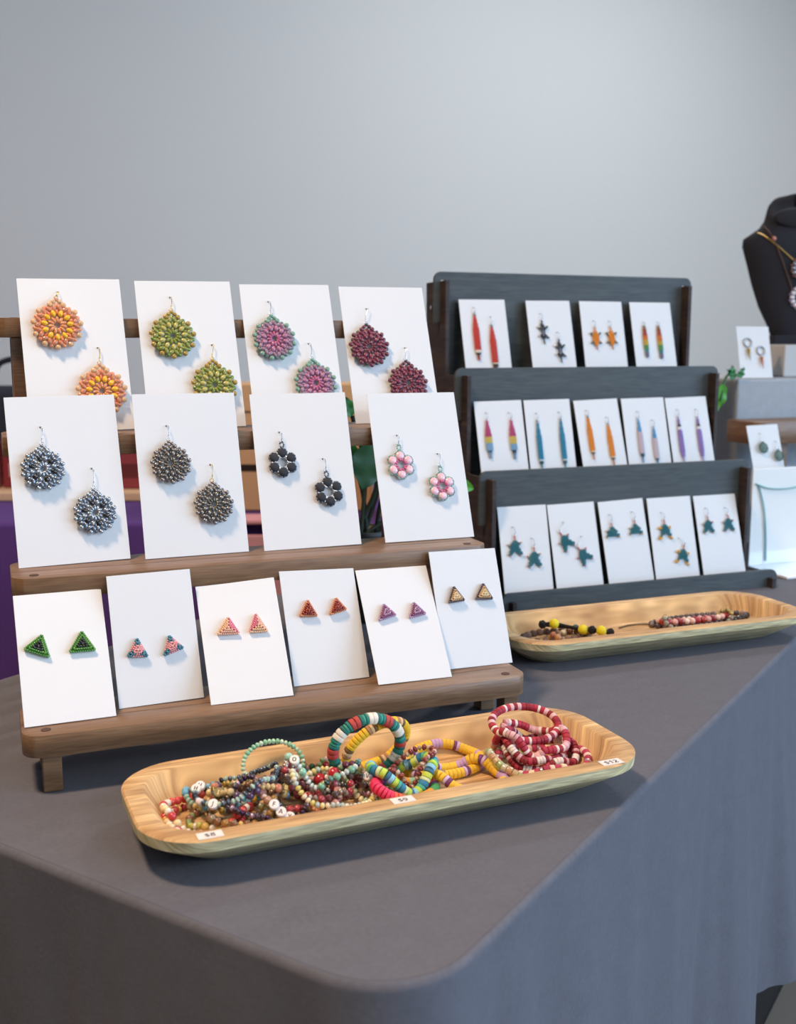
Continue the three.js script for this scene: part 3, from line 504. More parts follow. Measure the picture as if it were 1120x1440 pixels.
function raise(id, x, z, r, top) { const g = HF.get(id); for (let a = -r; a <= r; a += 0.002) for (let b = -r; b <= r; b += 0.002) { const d = Math.hypot(a, b); if (d > r) continue; const k = cellKey(x + a, z + b); g.set(k, Math.max(g.get(k) ?? 0, top - r + Math.sqrt(r * r - d * d))); } }
function drape(id, pts, r) {
  const c = new THREE.CatmullRomCurve3(pts.map((p) => V(...p)), true), N = 44, P = []; for (let i = 0; i < N; i++) P.push(c.getPointAt(i / N));
  const h = P.map((p) => heightAt(id, p.x, p.z, r * 0.8) + r * 0.92), at3 = (a, i) => a[(i + N) % N];
  let y = h.map((_, i) => Math.max(at3(h, i - 1), at3(h, i), at3(h, i + 1)));
  for (let k = 0; k < 3; k++) y = y.map((_, i) => Math.max(h[i], (at3(y, i - 1) + 2 * at3(y, i) + at3(y, i + 1)) / 4));
  return P.map((p, i) => [p.x, y[i], p.z]);
}
// beads strung round a closed loop; seq(i) gives [kind, colour, radius, length, extra]
function bracelet(parent, frame, pts, seq, opt = {}) {
  const id = opt.pos ?? TRAY1; if (!HF.has(id)) HF.set(id, new Map());
  if (!opt.free) pts = drape(id, pts, opt.r ?? 0.0028);
  const curve = new THREE.CatmullRomCurve3(pts.map((p) => V(...p)), true), L = curve.getLength(), list = [];
  let s = 0, i = 0; for (; ; i++) { const b = seq(i); if (s + b[3] > L) break; list.push([b, s]); s += b[3]; if (i > 400) break; }
  const k = L / s;
  for (const [[kind, mat, r, len, ex], at] of list) {
    const u = Math.min(0.9999, (at + len / 2) * k / L), p = curve.getPointAt(u), d = curve.getTangentAt(u);
    const up = opt.up ?? V(0, 1, 0), side = new THREE.Vector3().crossVectors(d, up).normalize(), y2 = new THREE.Vector3().crossVectors(side, d).normalize();
    const q = new THREE.Quaternion().setFromRotationMatrix(new THREE.Matrix4().makeBasis(d, y2, side));
    if (!opt.free) raise(id, p.x, p.z, r, p.y + r); else p.y = Math.max(p.y, bowlY(p.x, p.z) + r * 0.9);
    let m;
    if (kind === 'letter') {
      m = mesh('letter_bead', GEO.disc, bead(ex[1]), parent); m.scale.set(r, r, len * 0.62);
      const f = V(...(ex[3] ?? [-0.25, 0.75, 0.62])).normalize(), right = new THREE.Vector3().crossVectors(V(0.12, 1, 0), f).normalize();
      m.quaternion.setFromRotationMatrix(new THREE.Matrix4().makeBasis(right, new THREE.Vector3().crossVectors(f, right), f)); m.position.copy(p).addScaledVector(f, 0.0012);
      const c = mesh('letter', GEO.face, letterMat(ex[0], ex[1], ex[2]), m); c.position.z = 0.515;
      m.userData.label = 'bead with the letter ' + ex[0];
    } else if (kind === 'eye') {
      m = mesh('eye_bead', GEO.round, mat, parent); m.scale.setScalar(r); m.position.copy(p); const f = V(-0.3, 0.6, 0.75).normalize();
      m.quaternion.setFromUnitVectors(V(0, 0, 1), f);
      const w = mesh('eye_white', GEO.round, bead('#f1ead8'), m); w.scale.set(0.72, 0.72, 0.4); w.position.z = 0.72;
      const bl = mesh('eye_pupil', GEO.round, bead('#15110f'), m); bl.scale.set(0.38, 0.38, 0.2); bl.position.z = 1.0;
    } else {
      m = mesh(kind === 'heishi' ? 'disc_bead' : kind === 'seed' ? 'seed_bead' : 'bead', GEO[kind], mat, parent); m.position.copy(p); m.quaternion.copy(q);
      const ll = len * k * 0.985; if (kind === 'heishi') m.scale.set(ll, r, r); else if (kind === 'seed') m.scale.set(Math.max(r * 0.8, ll / 2 / 0.72), r, r); else m.scale.setScalar(r);
    }
  }
  mesh('elastic_cord', new THREE.TubeGeometry(curve, 80, 0.0005, 5, true), bead('#d8d4cc', 'matte'), parent);
}
function ellipse(cx, cy, cz, rx, rz, yaw, n = 20, wob = 0, lean = null) {
  const pts = [], e = new THREE.Euler(lean ? lean[0] : 0, yaw, lean ? lean[1] : 0, 'YXZ'), ph = rnd() * 9;
  for (let i = 0; i < n; i++) { const a = i / n * 2 * Math.PI, w = 1 + 0.05 * Math.sin(a * 2 + ph); const p = V(rx * w * Math.cos(a), wob * Math.sin(a * 3 + ph) * 0.6 + wob * 0.6 * Math.sin(a * 2 + ph * 2), rz * w * Math.sin(a)).applyEuler(e); pts.push([p.x + cx, p.y + cy, p.z + cz]); }
  return pts;
}
const brGroup = 'bead bracelets in the front tray';
function strand(label, pts, seq, opt = {}) {
  const o = thing('bracelet', label, 'bracelet', opt.group ?? brGroup, opt.pos ?? TRAY1, opt.yaw ?? TRAY1YAW); bracelet(o, null, pts, seq, opt); return o;
}
const cyc = (list) => (i) => list[i % list.length];
const pick = (list) => () => list[Math.floor(rnd() * list.length)];
const S = (c, r = 0.0022, kind = 'gloss') => ['seed', bead(c, kind), r, r * 1.55];
const R = (c, r = 0.0036, kind = 'gloss') => ['round', bead(c, kind), r, r * 2];
const F = (c, r = 0.0032, kind = 'gloss') => ['facet', bead(c, kind), r, r * 1.95];
const Hh = (c, r = 0.0042, l = 0.0028, kind = 'clay') => ['heishi', bead(c, kind), r, l];
const LT = (ch, bg = '#f2eef0', fg = '#1a1a1a', r = 0.0042, dir) => ['letter', null, r, 0.0075, [ch, bg, fg, dir]];
const at = (map, base) => (i) => map[i] ?? base(i);
const fl = FLOOR;
// the pile at the left, bottom loops first
const E2 = (x, z, rx, rz, yaw, wob = 0) => ellipse(x, 0, z, rx, rz, yaw, 20, 0);
strand('dark green crystal bracelet inside the left of the pile', E2(-0.122, -0.006, 0.027, 0.024, 0.4), pick([F('#27432c', 0.0030), F('#1c2c20', 0.0030), S('#33503c', 0.0025), S('#7a8a5a', 0.0025)]));
strand('pink and berry seed bracelet near the front rim, right end of the pile', E2(-0.036, 0.020, 0.028, 0.018, -0.05), pick([S('#a05a78', 0.0025), S('#c48aa0', 0.0025), S('#7a3050', 0.0026), S('#b8a0a8', 0.0024, 'metal'), R('#9c3c58', 0.0030)]));
strand('smoky grey and brown crystal bracelet in the heart of the pile', E2(-0.072, 0.000, 0.027, 0.026, 0.8), pick([F('#6a5a50', 0.0030), F('#8a7468', 0.0030), S('#9aa09c', 0.0025, 'metal'), F('#44362e', 0.0030), R('#b06a40', 0.0031)]));
strand('red, cream and gold bracelet with eye beads at the tray\'s left end', E2(-0.157, 0.004, 0.030, 0.035, 0.1), at({ 10: ['eye', bead('#d22020'), 0.0050, 0.0095], 12: S('#efe3c6', 0.0026), 16: ['eye', bead('#c8202a'), 0.0046, 0.0090] }, pick([S('#c23a3f', 0.0028), S('#ead7ae', 0.0028), S('#b5273a', 0.0029), S('#e9c79a', 0.0028), S('#d9a94c', 0.0025), R('#c4363c', 0.0034)])));
strand('red and white round bead bracelet, lowest at the tray\'s left end', E2(-0.153, -0.004, 0.033, 0.030, -0.3), pick([R('#c22c34', 0.0034), S('#f0e2cc', 0.0030), R('#d8473f', 0.0034), S('#e4b87c', 0.0029), R('#e9d3a0', 0.0033)]));
strand('lime, gold and clear bead bracelet at the left of the pile', E2(-0.140, 0.008, 0.027, 0.030, 0.5), pick([S('#b7b24a', 0.0029), R('#c9a552', 0.0033), S('#d9d6c6', 0.0028), S('#7c8c52', 0.0028), R('#8a5a3a', 0.0032)]));
strand('pale yellow and sky blue bracelet along the back of the pile', E2(-0.128, -0.024, 0.036, 0.026, -0.1), pick([S('#ead891', 0.0027), S('#dfe3c4', 0.0026), S('#83b9d0', 0.0027), S('#d8b64a', 0.0030), S('#6fb0cc', 0.0030), S('#a7c9b8', 0.0025)]));
strand('green and gold seed bracelet under the white letters', E2(-0.093, -0.008, 0.022, 0.030, 0.1), pick([S('#3a5a3c', 0.0025), S('#c0a050', 0.0024, 'metal'), F('#2c4a30', 0.0028), S('#8aa27c', 0.0025), R('#b84048', 0.0030)]));
strand('red, clear and grey round bead bracelet amid the pile', E2(-0.052, -0.024, 0.032, 0.027, 0.3), pick([R('#c0303c', 0.0032), S('#8e948f', 0.0026, 'metal'), S('#7a4a44', 0.0025), R('#a2706c', 0.0030), S('#c8ccc8', 0.0023), F('#2f4a38', 0.0029)]));
strand('amber and brown pearl bracelet low in the front of the pile', E2(-0.130, 0.014, 0.028, 0.024, 0.6), pick([R('#b98a3a', 0.0031, 'glass'), R('#7c5230', 0.0032), R('#8d7a5c', 0.0032), S('#d8b25c', 0.0025), R('#5f4428', 0.0031)]));
strand('purple black and lilac seed bracelet at the pile\'s front left', E2(-0.108, 0.012, 0.031, 0.028, -0.15), cyc([S('#35243c', 0.0025), S('#412c46', 0.0025), S('#cbb4cc', 0.0023, 'metal'), S('#2d2034', 0.0025), S('#463050', 0.0025, 'metal')]));
strand('cream and mint seed bracelet at the right edge of the pile', E2(-0.020, -0.004, 0.018, 0.030, 0.35), pick([S('#efe3b4', 0.0028), S('#e8dca0', 0.0028), S('#b7d8b4', 0.0028), S('#ead8c0', 0.0028)]));
strand('mint and white seed bracelet standing in an arc behind the pile', ellipse(-0.086, FLOOR + 0.0180, -0.048, 0.0255, 0.0205, 0.10, 22, 0.0, [1.05, 0]), pick([S('#a9dcb8', 0.0023), S('#d6ecd0', 0.0023), S('#8fc9a2', 0.0025), S('#c6e2c2', 0.0022)]), { free: true });
strand('rosy stone bracelet with white letters Y, A and F', E2(-0.082, 0.014, 0.030, 0.026, 0.1), at({ 11: LT('Y'), 12: LT('A'), 13: LT('F') }, pick([['chip', bead('#c99086'), 0.0036, 0.0066], R('#a0555a', 0.0032), S('#d8b8b0', 0.0027), R('#b98a70', 0.0034), S('#8a3a44', 0.0027)])));
strand('olive gold bracelet with letter beads I and B', E2(-0.116, -0.012, 0.024, 0.031, 0.5), at({ 6: LT('B', '#857235', '#e8d68c', 0.0043), 21: LT('I', '#7d6f38', '#e8d68c', 0.0043) }, pick([S('#8d7c4c', 0.0027, 'metal'), R('#c87c5c', 0.0035), R('#5c4468', 0.0034), S('#cbb27a', 0.0026), R('#d9c58c', 0.0031), S('#54a4c4', 0.0030)])));
strand('dark red and smoky crystal bracelet behind the white letter beads', E2(-0.064, 0.004, 0.026, 0.022, 0.2), pick([F('#6a2430', 0.0030), F('#4a3a34', 0.0030), S('#b8a89c', 0.0025, 'metal'), R('#a8323c', 0.0030), S('#86705c', 0.0026)]));
strand('steel blue and mint bracelet with white letter beads J and H', E2(-0.127, -0.014, 0.031, 0.033, 0.1), at({ 22: LT('J'), 25: ['heishi', bead('#ece4ea'), 0.0028, 0.007], 31: LT('H'), 32: LT('H') }, pick([S('#5a6878', 0.0025, 'metal'), S('#748393', 0.0025, 'metal'), S('#a9c8bc', 0.0023), S('#3f4652', 0.0025, 'metal')])));
strand('bright green, red and maroon bracelet at the pile\'s back right', E2(-0.034, -0.026, 0.028, 0.024, 0.1), at({ 15: R('#c21f2e', 0.0050), 16: S('#efe6da', 0.0024), 17: R('#c21f2e', 0.0050), 20: R('#3f9a26', 0.0050), 23: R('#4aa32a', 0.0052) }, pick([S('#7c3a40', 0.0027), F('#6a2a38', 0.0030), S('#bfa5a0', 0.0025), S('#6f8a5c', 0.0027)])));
strand('pale yellow bracelet ending in white letters V and Y', E2(-0.053, 0.012, 0.034, 0.026, 0.25), at({ 49: LT('V'), 50: LT('Y') }, pick([S('#ece2a8', 0.0026), S('#e9dcbc', 0.0026), S('#d7c66a', 0.0026), S('#b8c8c4', 0.0025), S('#efe9d0', 0.0027)])));
strand('teal, white and mint bracelet on top of the pile', E2(-0.055, -0.014, 0.029, 0.023, -0.3), at({ 16: LT('O', '#e9ece4'), 17: R('#a9d8c4', 0.0036) }, pick([S('#5f8f84', 0.0027), S('#c9d6d0', 0.0025), R('#8fcab0', 0.0032), S('#496a66', 0.0027, 'metal'), S('#dfe6e2', 0.0025), R('#7fb89a', 0.0032)])));
// the standing pair
strand('red, teal and white disc bracelet standing upright in the tray', ellipse(-0.0115, FLOOR + 0.0312, -0.021, 0.0325, 0.0272, 0.12, 24, 0, [-1.40, 0]), (() => { const q = []; for (const c of ['#efe8d8', '#c0463e']) q.push(Hh('#1f7f74', 0.0049, 0.0026), Hh('#3f9f8a', 0.0043, 0.0022), Hh('#1c6f68', 0.0049, 0.0026), Hh(c, 0.0051, 0.0042), Hh(c, 0.0051, 0.0042)); return cyc(q); })(), { up: V(0.3, 0.1, 1), free: true });
strand('yellow and brown disc bracelet standing behind the red and teal one', ellipse(0.0030, FLOOR + 0.0258, -0.036, 0.0300, 0.0245, 0.12, 24, 0, [-1.16, 0.10]), (i) => (i % 9 < 6 ? Hh('#f0c32e', 0.0043, 0.0034) : i % 9 === 6 ? Hh('#7a5a34', 0.0043, 0.003) : i % 9 === 7 ? Hh('#e6c08e', 0.0043, 0.003) : Hh('#b4825e', 0.0043, 0.0028)), { up: V(0.3, 0.1, 1), free: true });
// the middle
const yl = (i) => { const k = i % 13; return k < 5 ? Hh('#f2c535', 0.0043, 0.0036) : k < 8 ? Hh('#c9a4cf', 0.0043, 0.0034) : k < 11 ? Hh('#f0c23a', 0.0043, 0.0036) : k === 11 ? Hh('#7c3f70', 0.0043, 0.003) : Hh('#d6b8dc', 0.0043, 0.003); };
const big4 = { r: 0.0043 };
strand('hot pink and rainbow disc bracelet at the front middle of the tray', E2(0.006, 0.020, 0.028, 0.016, 0.12), (i) => { const k = (i + 12) % 30; return k < 10 ? Hh('#ee3c6a', 0.0048, 0.003) : k < 13 ? Hh('#7a4ab0', 0.0046, 0.003) : k < 17 ? Hh('#4b9a5c', 0.0046, 0.003) : k < 22 ? Hh('#e9a13a', 0.0046, 0.003) : k < 26 ? Hh('#9fd0b0', 0.0046, 0.003) : Hh('#ef6a52', 0.0046, 0.003); }, { r: 0.0047 });
strand('yellow and lilac disc bracelet lying at the back of the tray\'s middle', E2(0.062, -0.026, 0.036, 0.027, 0.08), yl, big4);
strand('yellow and lilac disc bracelet with purple discs, nearer the front rim', E2(0.066, 0.012, 0.031, 0.025, -0.35), (i) => yl(i + 6), big4);
strand('lime, blue and white disc bracelet beside the $9 label', E2(0.010, 0.004, 0.028, 0.021, 0.25), cyc([Hh('#c9dd55', 0.0044, 0.0044), Hh('#dbe8b0', 0.0044, 0.003), Hh('#2f86ae', 0.0044, 0.0044), Hh('#4fb39a', 0.0044, 0.003), Hh('#b8d84c', 0.0044, 0.0044), Hh('#8cc8de', 0.0044, 0.004), Hh('#3a6f8e', 0.0044, 0.003)]), big4);
strand('brown red seed bracelet inside the lime and blue one', E2(0.022, -0.002, 0.020, 0.014, 0.1), cyc([S('#8a2f2a', 0.0028), S('#d8b8a4', 0.0023), S('#8a2f2a', 0.0028), S('#7a2a28', 0.0028), S('#c9a08c', 0.0023)]));
// red and pink stack at the right
const rp = (o) => (i) => [Hh('#8c1626', 0.0035, 0.0036), Hh('#b3253a', 0.0035, 0.004), Hh('#eeddd4', 0.0035, 0.0028), Hh('#8c1626', 0.0035, 0.003), Hh('#e9b9ba', 0.0035, 0.004), Hh('#b33048', 0.0035, 0.004), Hh('#f0e6e0', 0.0035, 0.0024), Hh('#a01c30', 0.0035, 0.0044), Hh('#d9a3a8', 0.0035, 0.003)][(i * 4 + o + ((i * i) % 3)) % 9];
const r35 = { r: 0.0036 };
strand('translucent green and peach disc bracelet left of the red stack', E2(0.122, 0.008, 0.028, 0.033, 0.5), cyc([Hh('#b9cf8a', 0.0033, 0.0048, 'glass'), Hh('#e9cf9a', 0.0033, 0.0048, 'glass'), Hh('#eab98e', 0.0033, 0.0052, 'glass'), Hh('#e8dfc0', 0.0033, 0.0048, 'glass')]), r35);
strand('berry pink and cream flat disc bracelet around the red stack\'s foot', E2(0.145, 0.006, 0.042, 0.030, -0.15), cyc([Hh('#b83558', 0.0036, 0.0052), Hh('#eed2c4', 0.0036, 0.0042), Hh('#a82a4c', 0.0036, 0.0052), Hh('#d4b8c0', 0.0036, 0.003, 'metal'), Hh('#b83558', 0.0036, 0.0044), Hh('#f0d8b8', 0.0036, 0.0052)]), r35);
strand('red and white disc bracelet at the bottom of the red stack', E2(0.147, -0.004, 0.033, 0.027, 0.1), rp(0), r35);
strand('red and white disc bracelet second in the red stack', E2(0.144, -0.008, 0.032, 0.025, 0.3), rp(3), r35);
strand('red and white disc bracelet third in the red stack', E2(0.141, -0.010, 0.033, 0.023, -0.2), rp(5), r35);
strand('red and pink disc bracelet tilted up on top of the red stack', ellipse(0.1420, FLOOR + 0.0300, -0.0220, 0.0310, 0.0230, 0.05, 24, 0, [0.42, 0]), rp(7), { free: true });

// ---- second tray
const g2 = 'bracelets in the rear tray', o2 = { group: g2, pos: TRAY2, yaw: 0 };
strand('brown wooden bead bracelet at the left of the rear tray', ellipse(-0.124, fl + 0.0045, -0.018, 0.042, 0.022, 0.1, 22, 0.0004), pick([R('#6a5044', 0.0050, 'matte'), R('#7c6254', 0.0050, 'matte'), R('#59443c', 0.0050, 'matte')]), o2);
strand('mixed tan, rust and cream stone bead bracelet beside the yellow one', ellipse(-0.108, fl + 0.0052, -0.004, 0.028, 0.022, 0.3, 22, 0.0006, [0.03, 0.02]), pick([R('#a8623f', 0.0046), R('#c79a70', 0.0046), R('#e2d2b4', 0.0044), R('#6a3f2c', 0.0044), R('#3d4a3c', 0.0042), R('#b98458', 0.0046)]), o2);
{
  const o = thing('bracelet', 'black cord bracelet with three round yellow stones in the rear tray', 'bracelet', g2, TRAY2, 0);
  const pts = [[-0.136, fl + 0.017, -0.026], [-0.122, fl + 0.018, -0.022], [-0.108, fl + 0.0150, -0.014], [-0.094, fl + 0.0135, 0.002], [-0.085, fl + 0.0140, 0.010], [-0.076, fl + 0.0140, 0.016], [-0.062, fl + 0.010, 0.016], [-0.066, fl + 0.007, -0.002], [-0.090, fl + 0.009, -0.022], [-0.122, fl + 0.012, -0.036]];
  mesh('black_cord', tubeGeo(pts, 0.0022, 90, 8, true), M.cord, o);
  for (const p of [pts[1], pts[3], pts[5]]) { mesh('yellow_bead', GEO.round.clone().scale(0.0064, 0.0064, 0.0064).translate(p[0], p[1], p[2] + 0.001), bead('#e3d21c', 'clay'), o); }
  for (const p of [pts[0], [(pts[4][0]), pts[4][1], pts[4][2]], pts[6]]) mesh('cord_knot', GEO.chip.clone().scale(0.0052, 0.0060, 0.0052).translate(...p), M.cord, o);
  mesh('clasp', new THREE.CylinderGeometry(0.0018, 0.0018, 0.014, 10).rotateZ(Math.PI / 2).translate(-0.086, fl + 0.0058, 0.0235), M.silver, o);
}
strand('black stone bead bracelet, longest at the right of the rear tray', ellipse(0.100, fl + 0.0045, -0.020, 0.073, 0.020, 0.02, 26, 0.0004), (i) => (i % 40 < 6 ? R('#1b1717', 0.0042) : pick([R('#4a3a3c', 0.0042), R('#5f4c4c', 0.0042), R('#3a2c30', 0.0042), R('#8c7470', 0.0040)])()), o2);
strand('dark red and pearl pink bead bracelet at the right of the rear tray', ellipse(0.084, fl + 0.0095, -0.012, 0.052, 0.015, 0.02, 24, 0.0006, [0.05, 0]), cyc([R('#9c1c28', 0.0042), R('#a8242e', 0.0042), R('#e8bcb0', 0.0042), R('#ead0c4', 0.0040), R('#8a1a26', 0.0042), R('#e4a8a0', 0.0042)]), o2);
strand('brass and grey bead bracelet nearest the front rim of the rear tray', ellipse(0.082, fl + 0.0040, 0.000, 0.050, 0.016, 0.02, 24, 0.0004), pick([R('#a8905c', 0.0034, 'metal'), R('#8c8478', 0.0036), R('#c4a870', 0.0034, 'metal'), R('#6f665c', 0.0036)]), o2);
{
  const o = thing('chain', 'thin metal chain lying across the bare middle of the rear tray', 'chain', null, TRAY2, 0);
  const c = new THREE.CatmullRomCurve3([V(-0.02, fl + 0.0012, -0.028), V(0.0, fl + 0.0012, -0.034), V(0.02, fl + 0.0012, -0.032), V(0.034, fl + 0.0012, -0.026)]);
  for (let i = 0; i < 22; i++) { const p = c.getPointAt(i / 21), d = c.getTangentAt(i / 21), m = mesh('chain_link', new THREE.TorusGeometry(0.0016, 0.0005, 6, 12).scale(1.2, 0.8, 1), std({ color: '#8a7a62', metalness: 0.9, roughness: 0.35 }), o); m.position.copy(p); m.rotation.set(i % 2 ? Math.PI / 2 : 0.3, Math.atan2(-d.z, d.x), 0, 'YXZ'); }
  const lb = thing('price_tag', 'small brown paper tag lying in the rear tray', 'price tag', null, [TRAY2[0] + 0.038, TRAY2[1] + fl + 0.0006, TRAY2[2] + 0.012], 0.1);
  mesh('paper', rbox(0.03, 0.0006, 0.010, 0, 0, 0, 0.0002, 1), std({ color: '#a8765a', roughness: 0.9 }), lb);
}
// ---- price labels on the front rim
for (const [txt, x, lab, w] of [['$8', -0.168, 'price label reading $8, leftmost on the front tray\'s rim', 0.0185], ['$9', -0.0185, 'price label reading $9 in the middle of the front tray\'s rim', 0.0185], ['$12', 0.171, 'price label reading $12, rightmost on the front tray\'s rim', 0.0200]]) {
  const o = thing('price_label', lab, 'price label', 'price labels', [0, 0, 0]);
  const c = Math.cos(TRAY1YAW), s = Math.sin(TRAY1YAW), z = 0.0708;
  o.position.set(TRAY1[0] + x * c + z * s, TRAY1[1] + 0.0355, TRAY1[2] - x * s + z * c); o.rotation.y = TRAY1YAW;
  mesh('paper', rbox(w, 0.0004, 0.0105, 0, 0, 0, 0.0001, 1), std({ color: '#ece4e0', roughness: 0.7 }), o);
  mesh('lettering', new THREE.PlaneGeometry(w * 0.94, 0.0098).rotateX(-Math.PI / 2).translate(0, 0.00026, 0), std({ map: textTex(txt, '#ece4e0', '#2a2730', 128, 72, 54), roughness: 0.7 }), o);
}

// ------------------------------------------------------------------ plant between the stands
function leafGeo(L, W, curl = 0.15, seg = 12) {                      // leaf with midrib fold, base at origin, growing along +y, face +z, 0.6 mm thick
  const pos = [], uv = [], idx = [], C = 7;
  for (let i = 0; i <= seg; i++) { const t = i / seg, w = W / 2 * Math.pow(Math.sin(Math.PI * Math.pow(t, 0.72)), 0.85) * (1 - 0.15 * t); for (let j = 0; j < C; j++) { const q = j / (C - 1) * 2 - 1; pos.push(q * w, t * L, Math.abs(q) * w * 0.22 - curl * L * t * t + 0.002 * Math.sin(t * 16) * Math.abs(q)); uv.push(q, t); } }
  for (let i = 0; i < seg; i++) for (let j = 0; j < C - 1; j++) { const a = i * C + j; idx.push(a, a + 1, a + C, a + 1, a + C + 1, a + C); }
  const g = new THREE.BufferGeometry(); g.setAttribute('position', new THREE.Float32BufferAttribute(pos, 3)); g.setAttribute('uv', new THREE.Float32BufferAttribute(uv, 2)); g.setIndex(idx); g.computeVertexNormals();
  const b = g.clone(); b.translate(0, 0, -0.0006); const ix = b.index.array; for (let i = 0; i < ix.length; i += 3) { const q = ix[i]; ix[i] = ix[i + 1]; ix[i + 1] = q; } b.computeVertexNormals();
  return merge([g, b]);
}
function addLeaf(o, at, L, W, rot, mat, curl) { const m = mesh('leaf', leafGeo(L, W, curl), mat, o); m.position.set(...at); m.rotation.set(...rot); return m; }
{
  const px = 0.475, pz = -1.375;
  const o = thing('potted_plant', 'green leafy plant in a black pot behind the brown riser', 'plant', null, [px, TY + 0.0005, pz]);
  mesh('pot', new THREE.LatheGeometry([[0, 0], [0.030, 0], [0.033, 0.003], [0.040, 0.118], [0.042, 0.12], [0.042, 0.128], [0.038, 0.128], [0.036, 0.112], [0, 0.112]].map(([x, y]) => new THREE.Vector2(x, y)), 32), M.blackPlastic, o);
  mesh('soil', new THREE.CylinderGeometry(0.037, 0.037, 0.004, 24).translate(0, 0.111, 0), std({ color: '#2a1d14', roughness: 1 }), o);
  const tips = [[0.008, 0.232, 0.035], [0.125, 0.19, 0.02], [-0.02, 0.285, 0.02], [0.03, 0.25, 0.02], [-0.03, 0.245, 0.01], [0.085, 0.16, 0.0], [0.03, 0.21, 0.03]];
  tips.forEach(([x, y, z], i) => mesh('stem', tubeGeo([[0.006 * (i - 3), 0.112, 0.004 * (i % 3)], [x * 0.45 + 0.01, 0.112 + (y - 0.112) * 0.6, z * 0.5], [x, y, z]], 0.0032, 14, 7), M.stem, o));
  addLeaf(o, [0.0, 0.252, 0.046], 0.066, 0.070, [0.1, 0.3, Math.PI - 0.2], M.leafDark, 0.05);
  addLeaf(o, [0.03, 0.250, 0.044], 0.060, 0.060, [0.15, 0.2, Math.PI + 0.45], M.leafDark, 0.06);
  addLeaf(o, [-0.026, 0.254, 0.036], 0.05, 0.045, [0.1, 0.1, Math.PI - 0.7], M.leaf, 0.05);
  addLeaf(o, [-0.022, 0.285, 0.02], 0.030, 0.024, [0.1, 0.2, 0.4], M.leaf, 0.1);
  addLeaf(o, [0.105, 0.196, 0.02], 0.075, 0.032, [0.1, 0.2, -1.9], M.leafLime, 0.12);
}

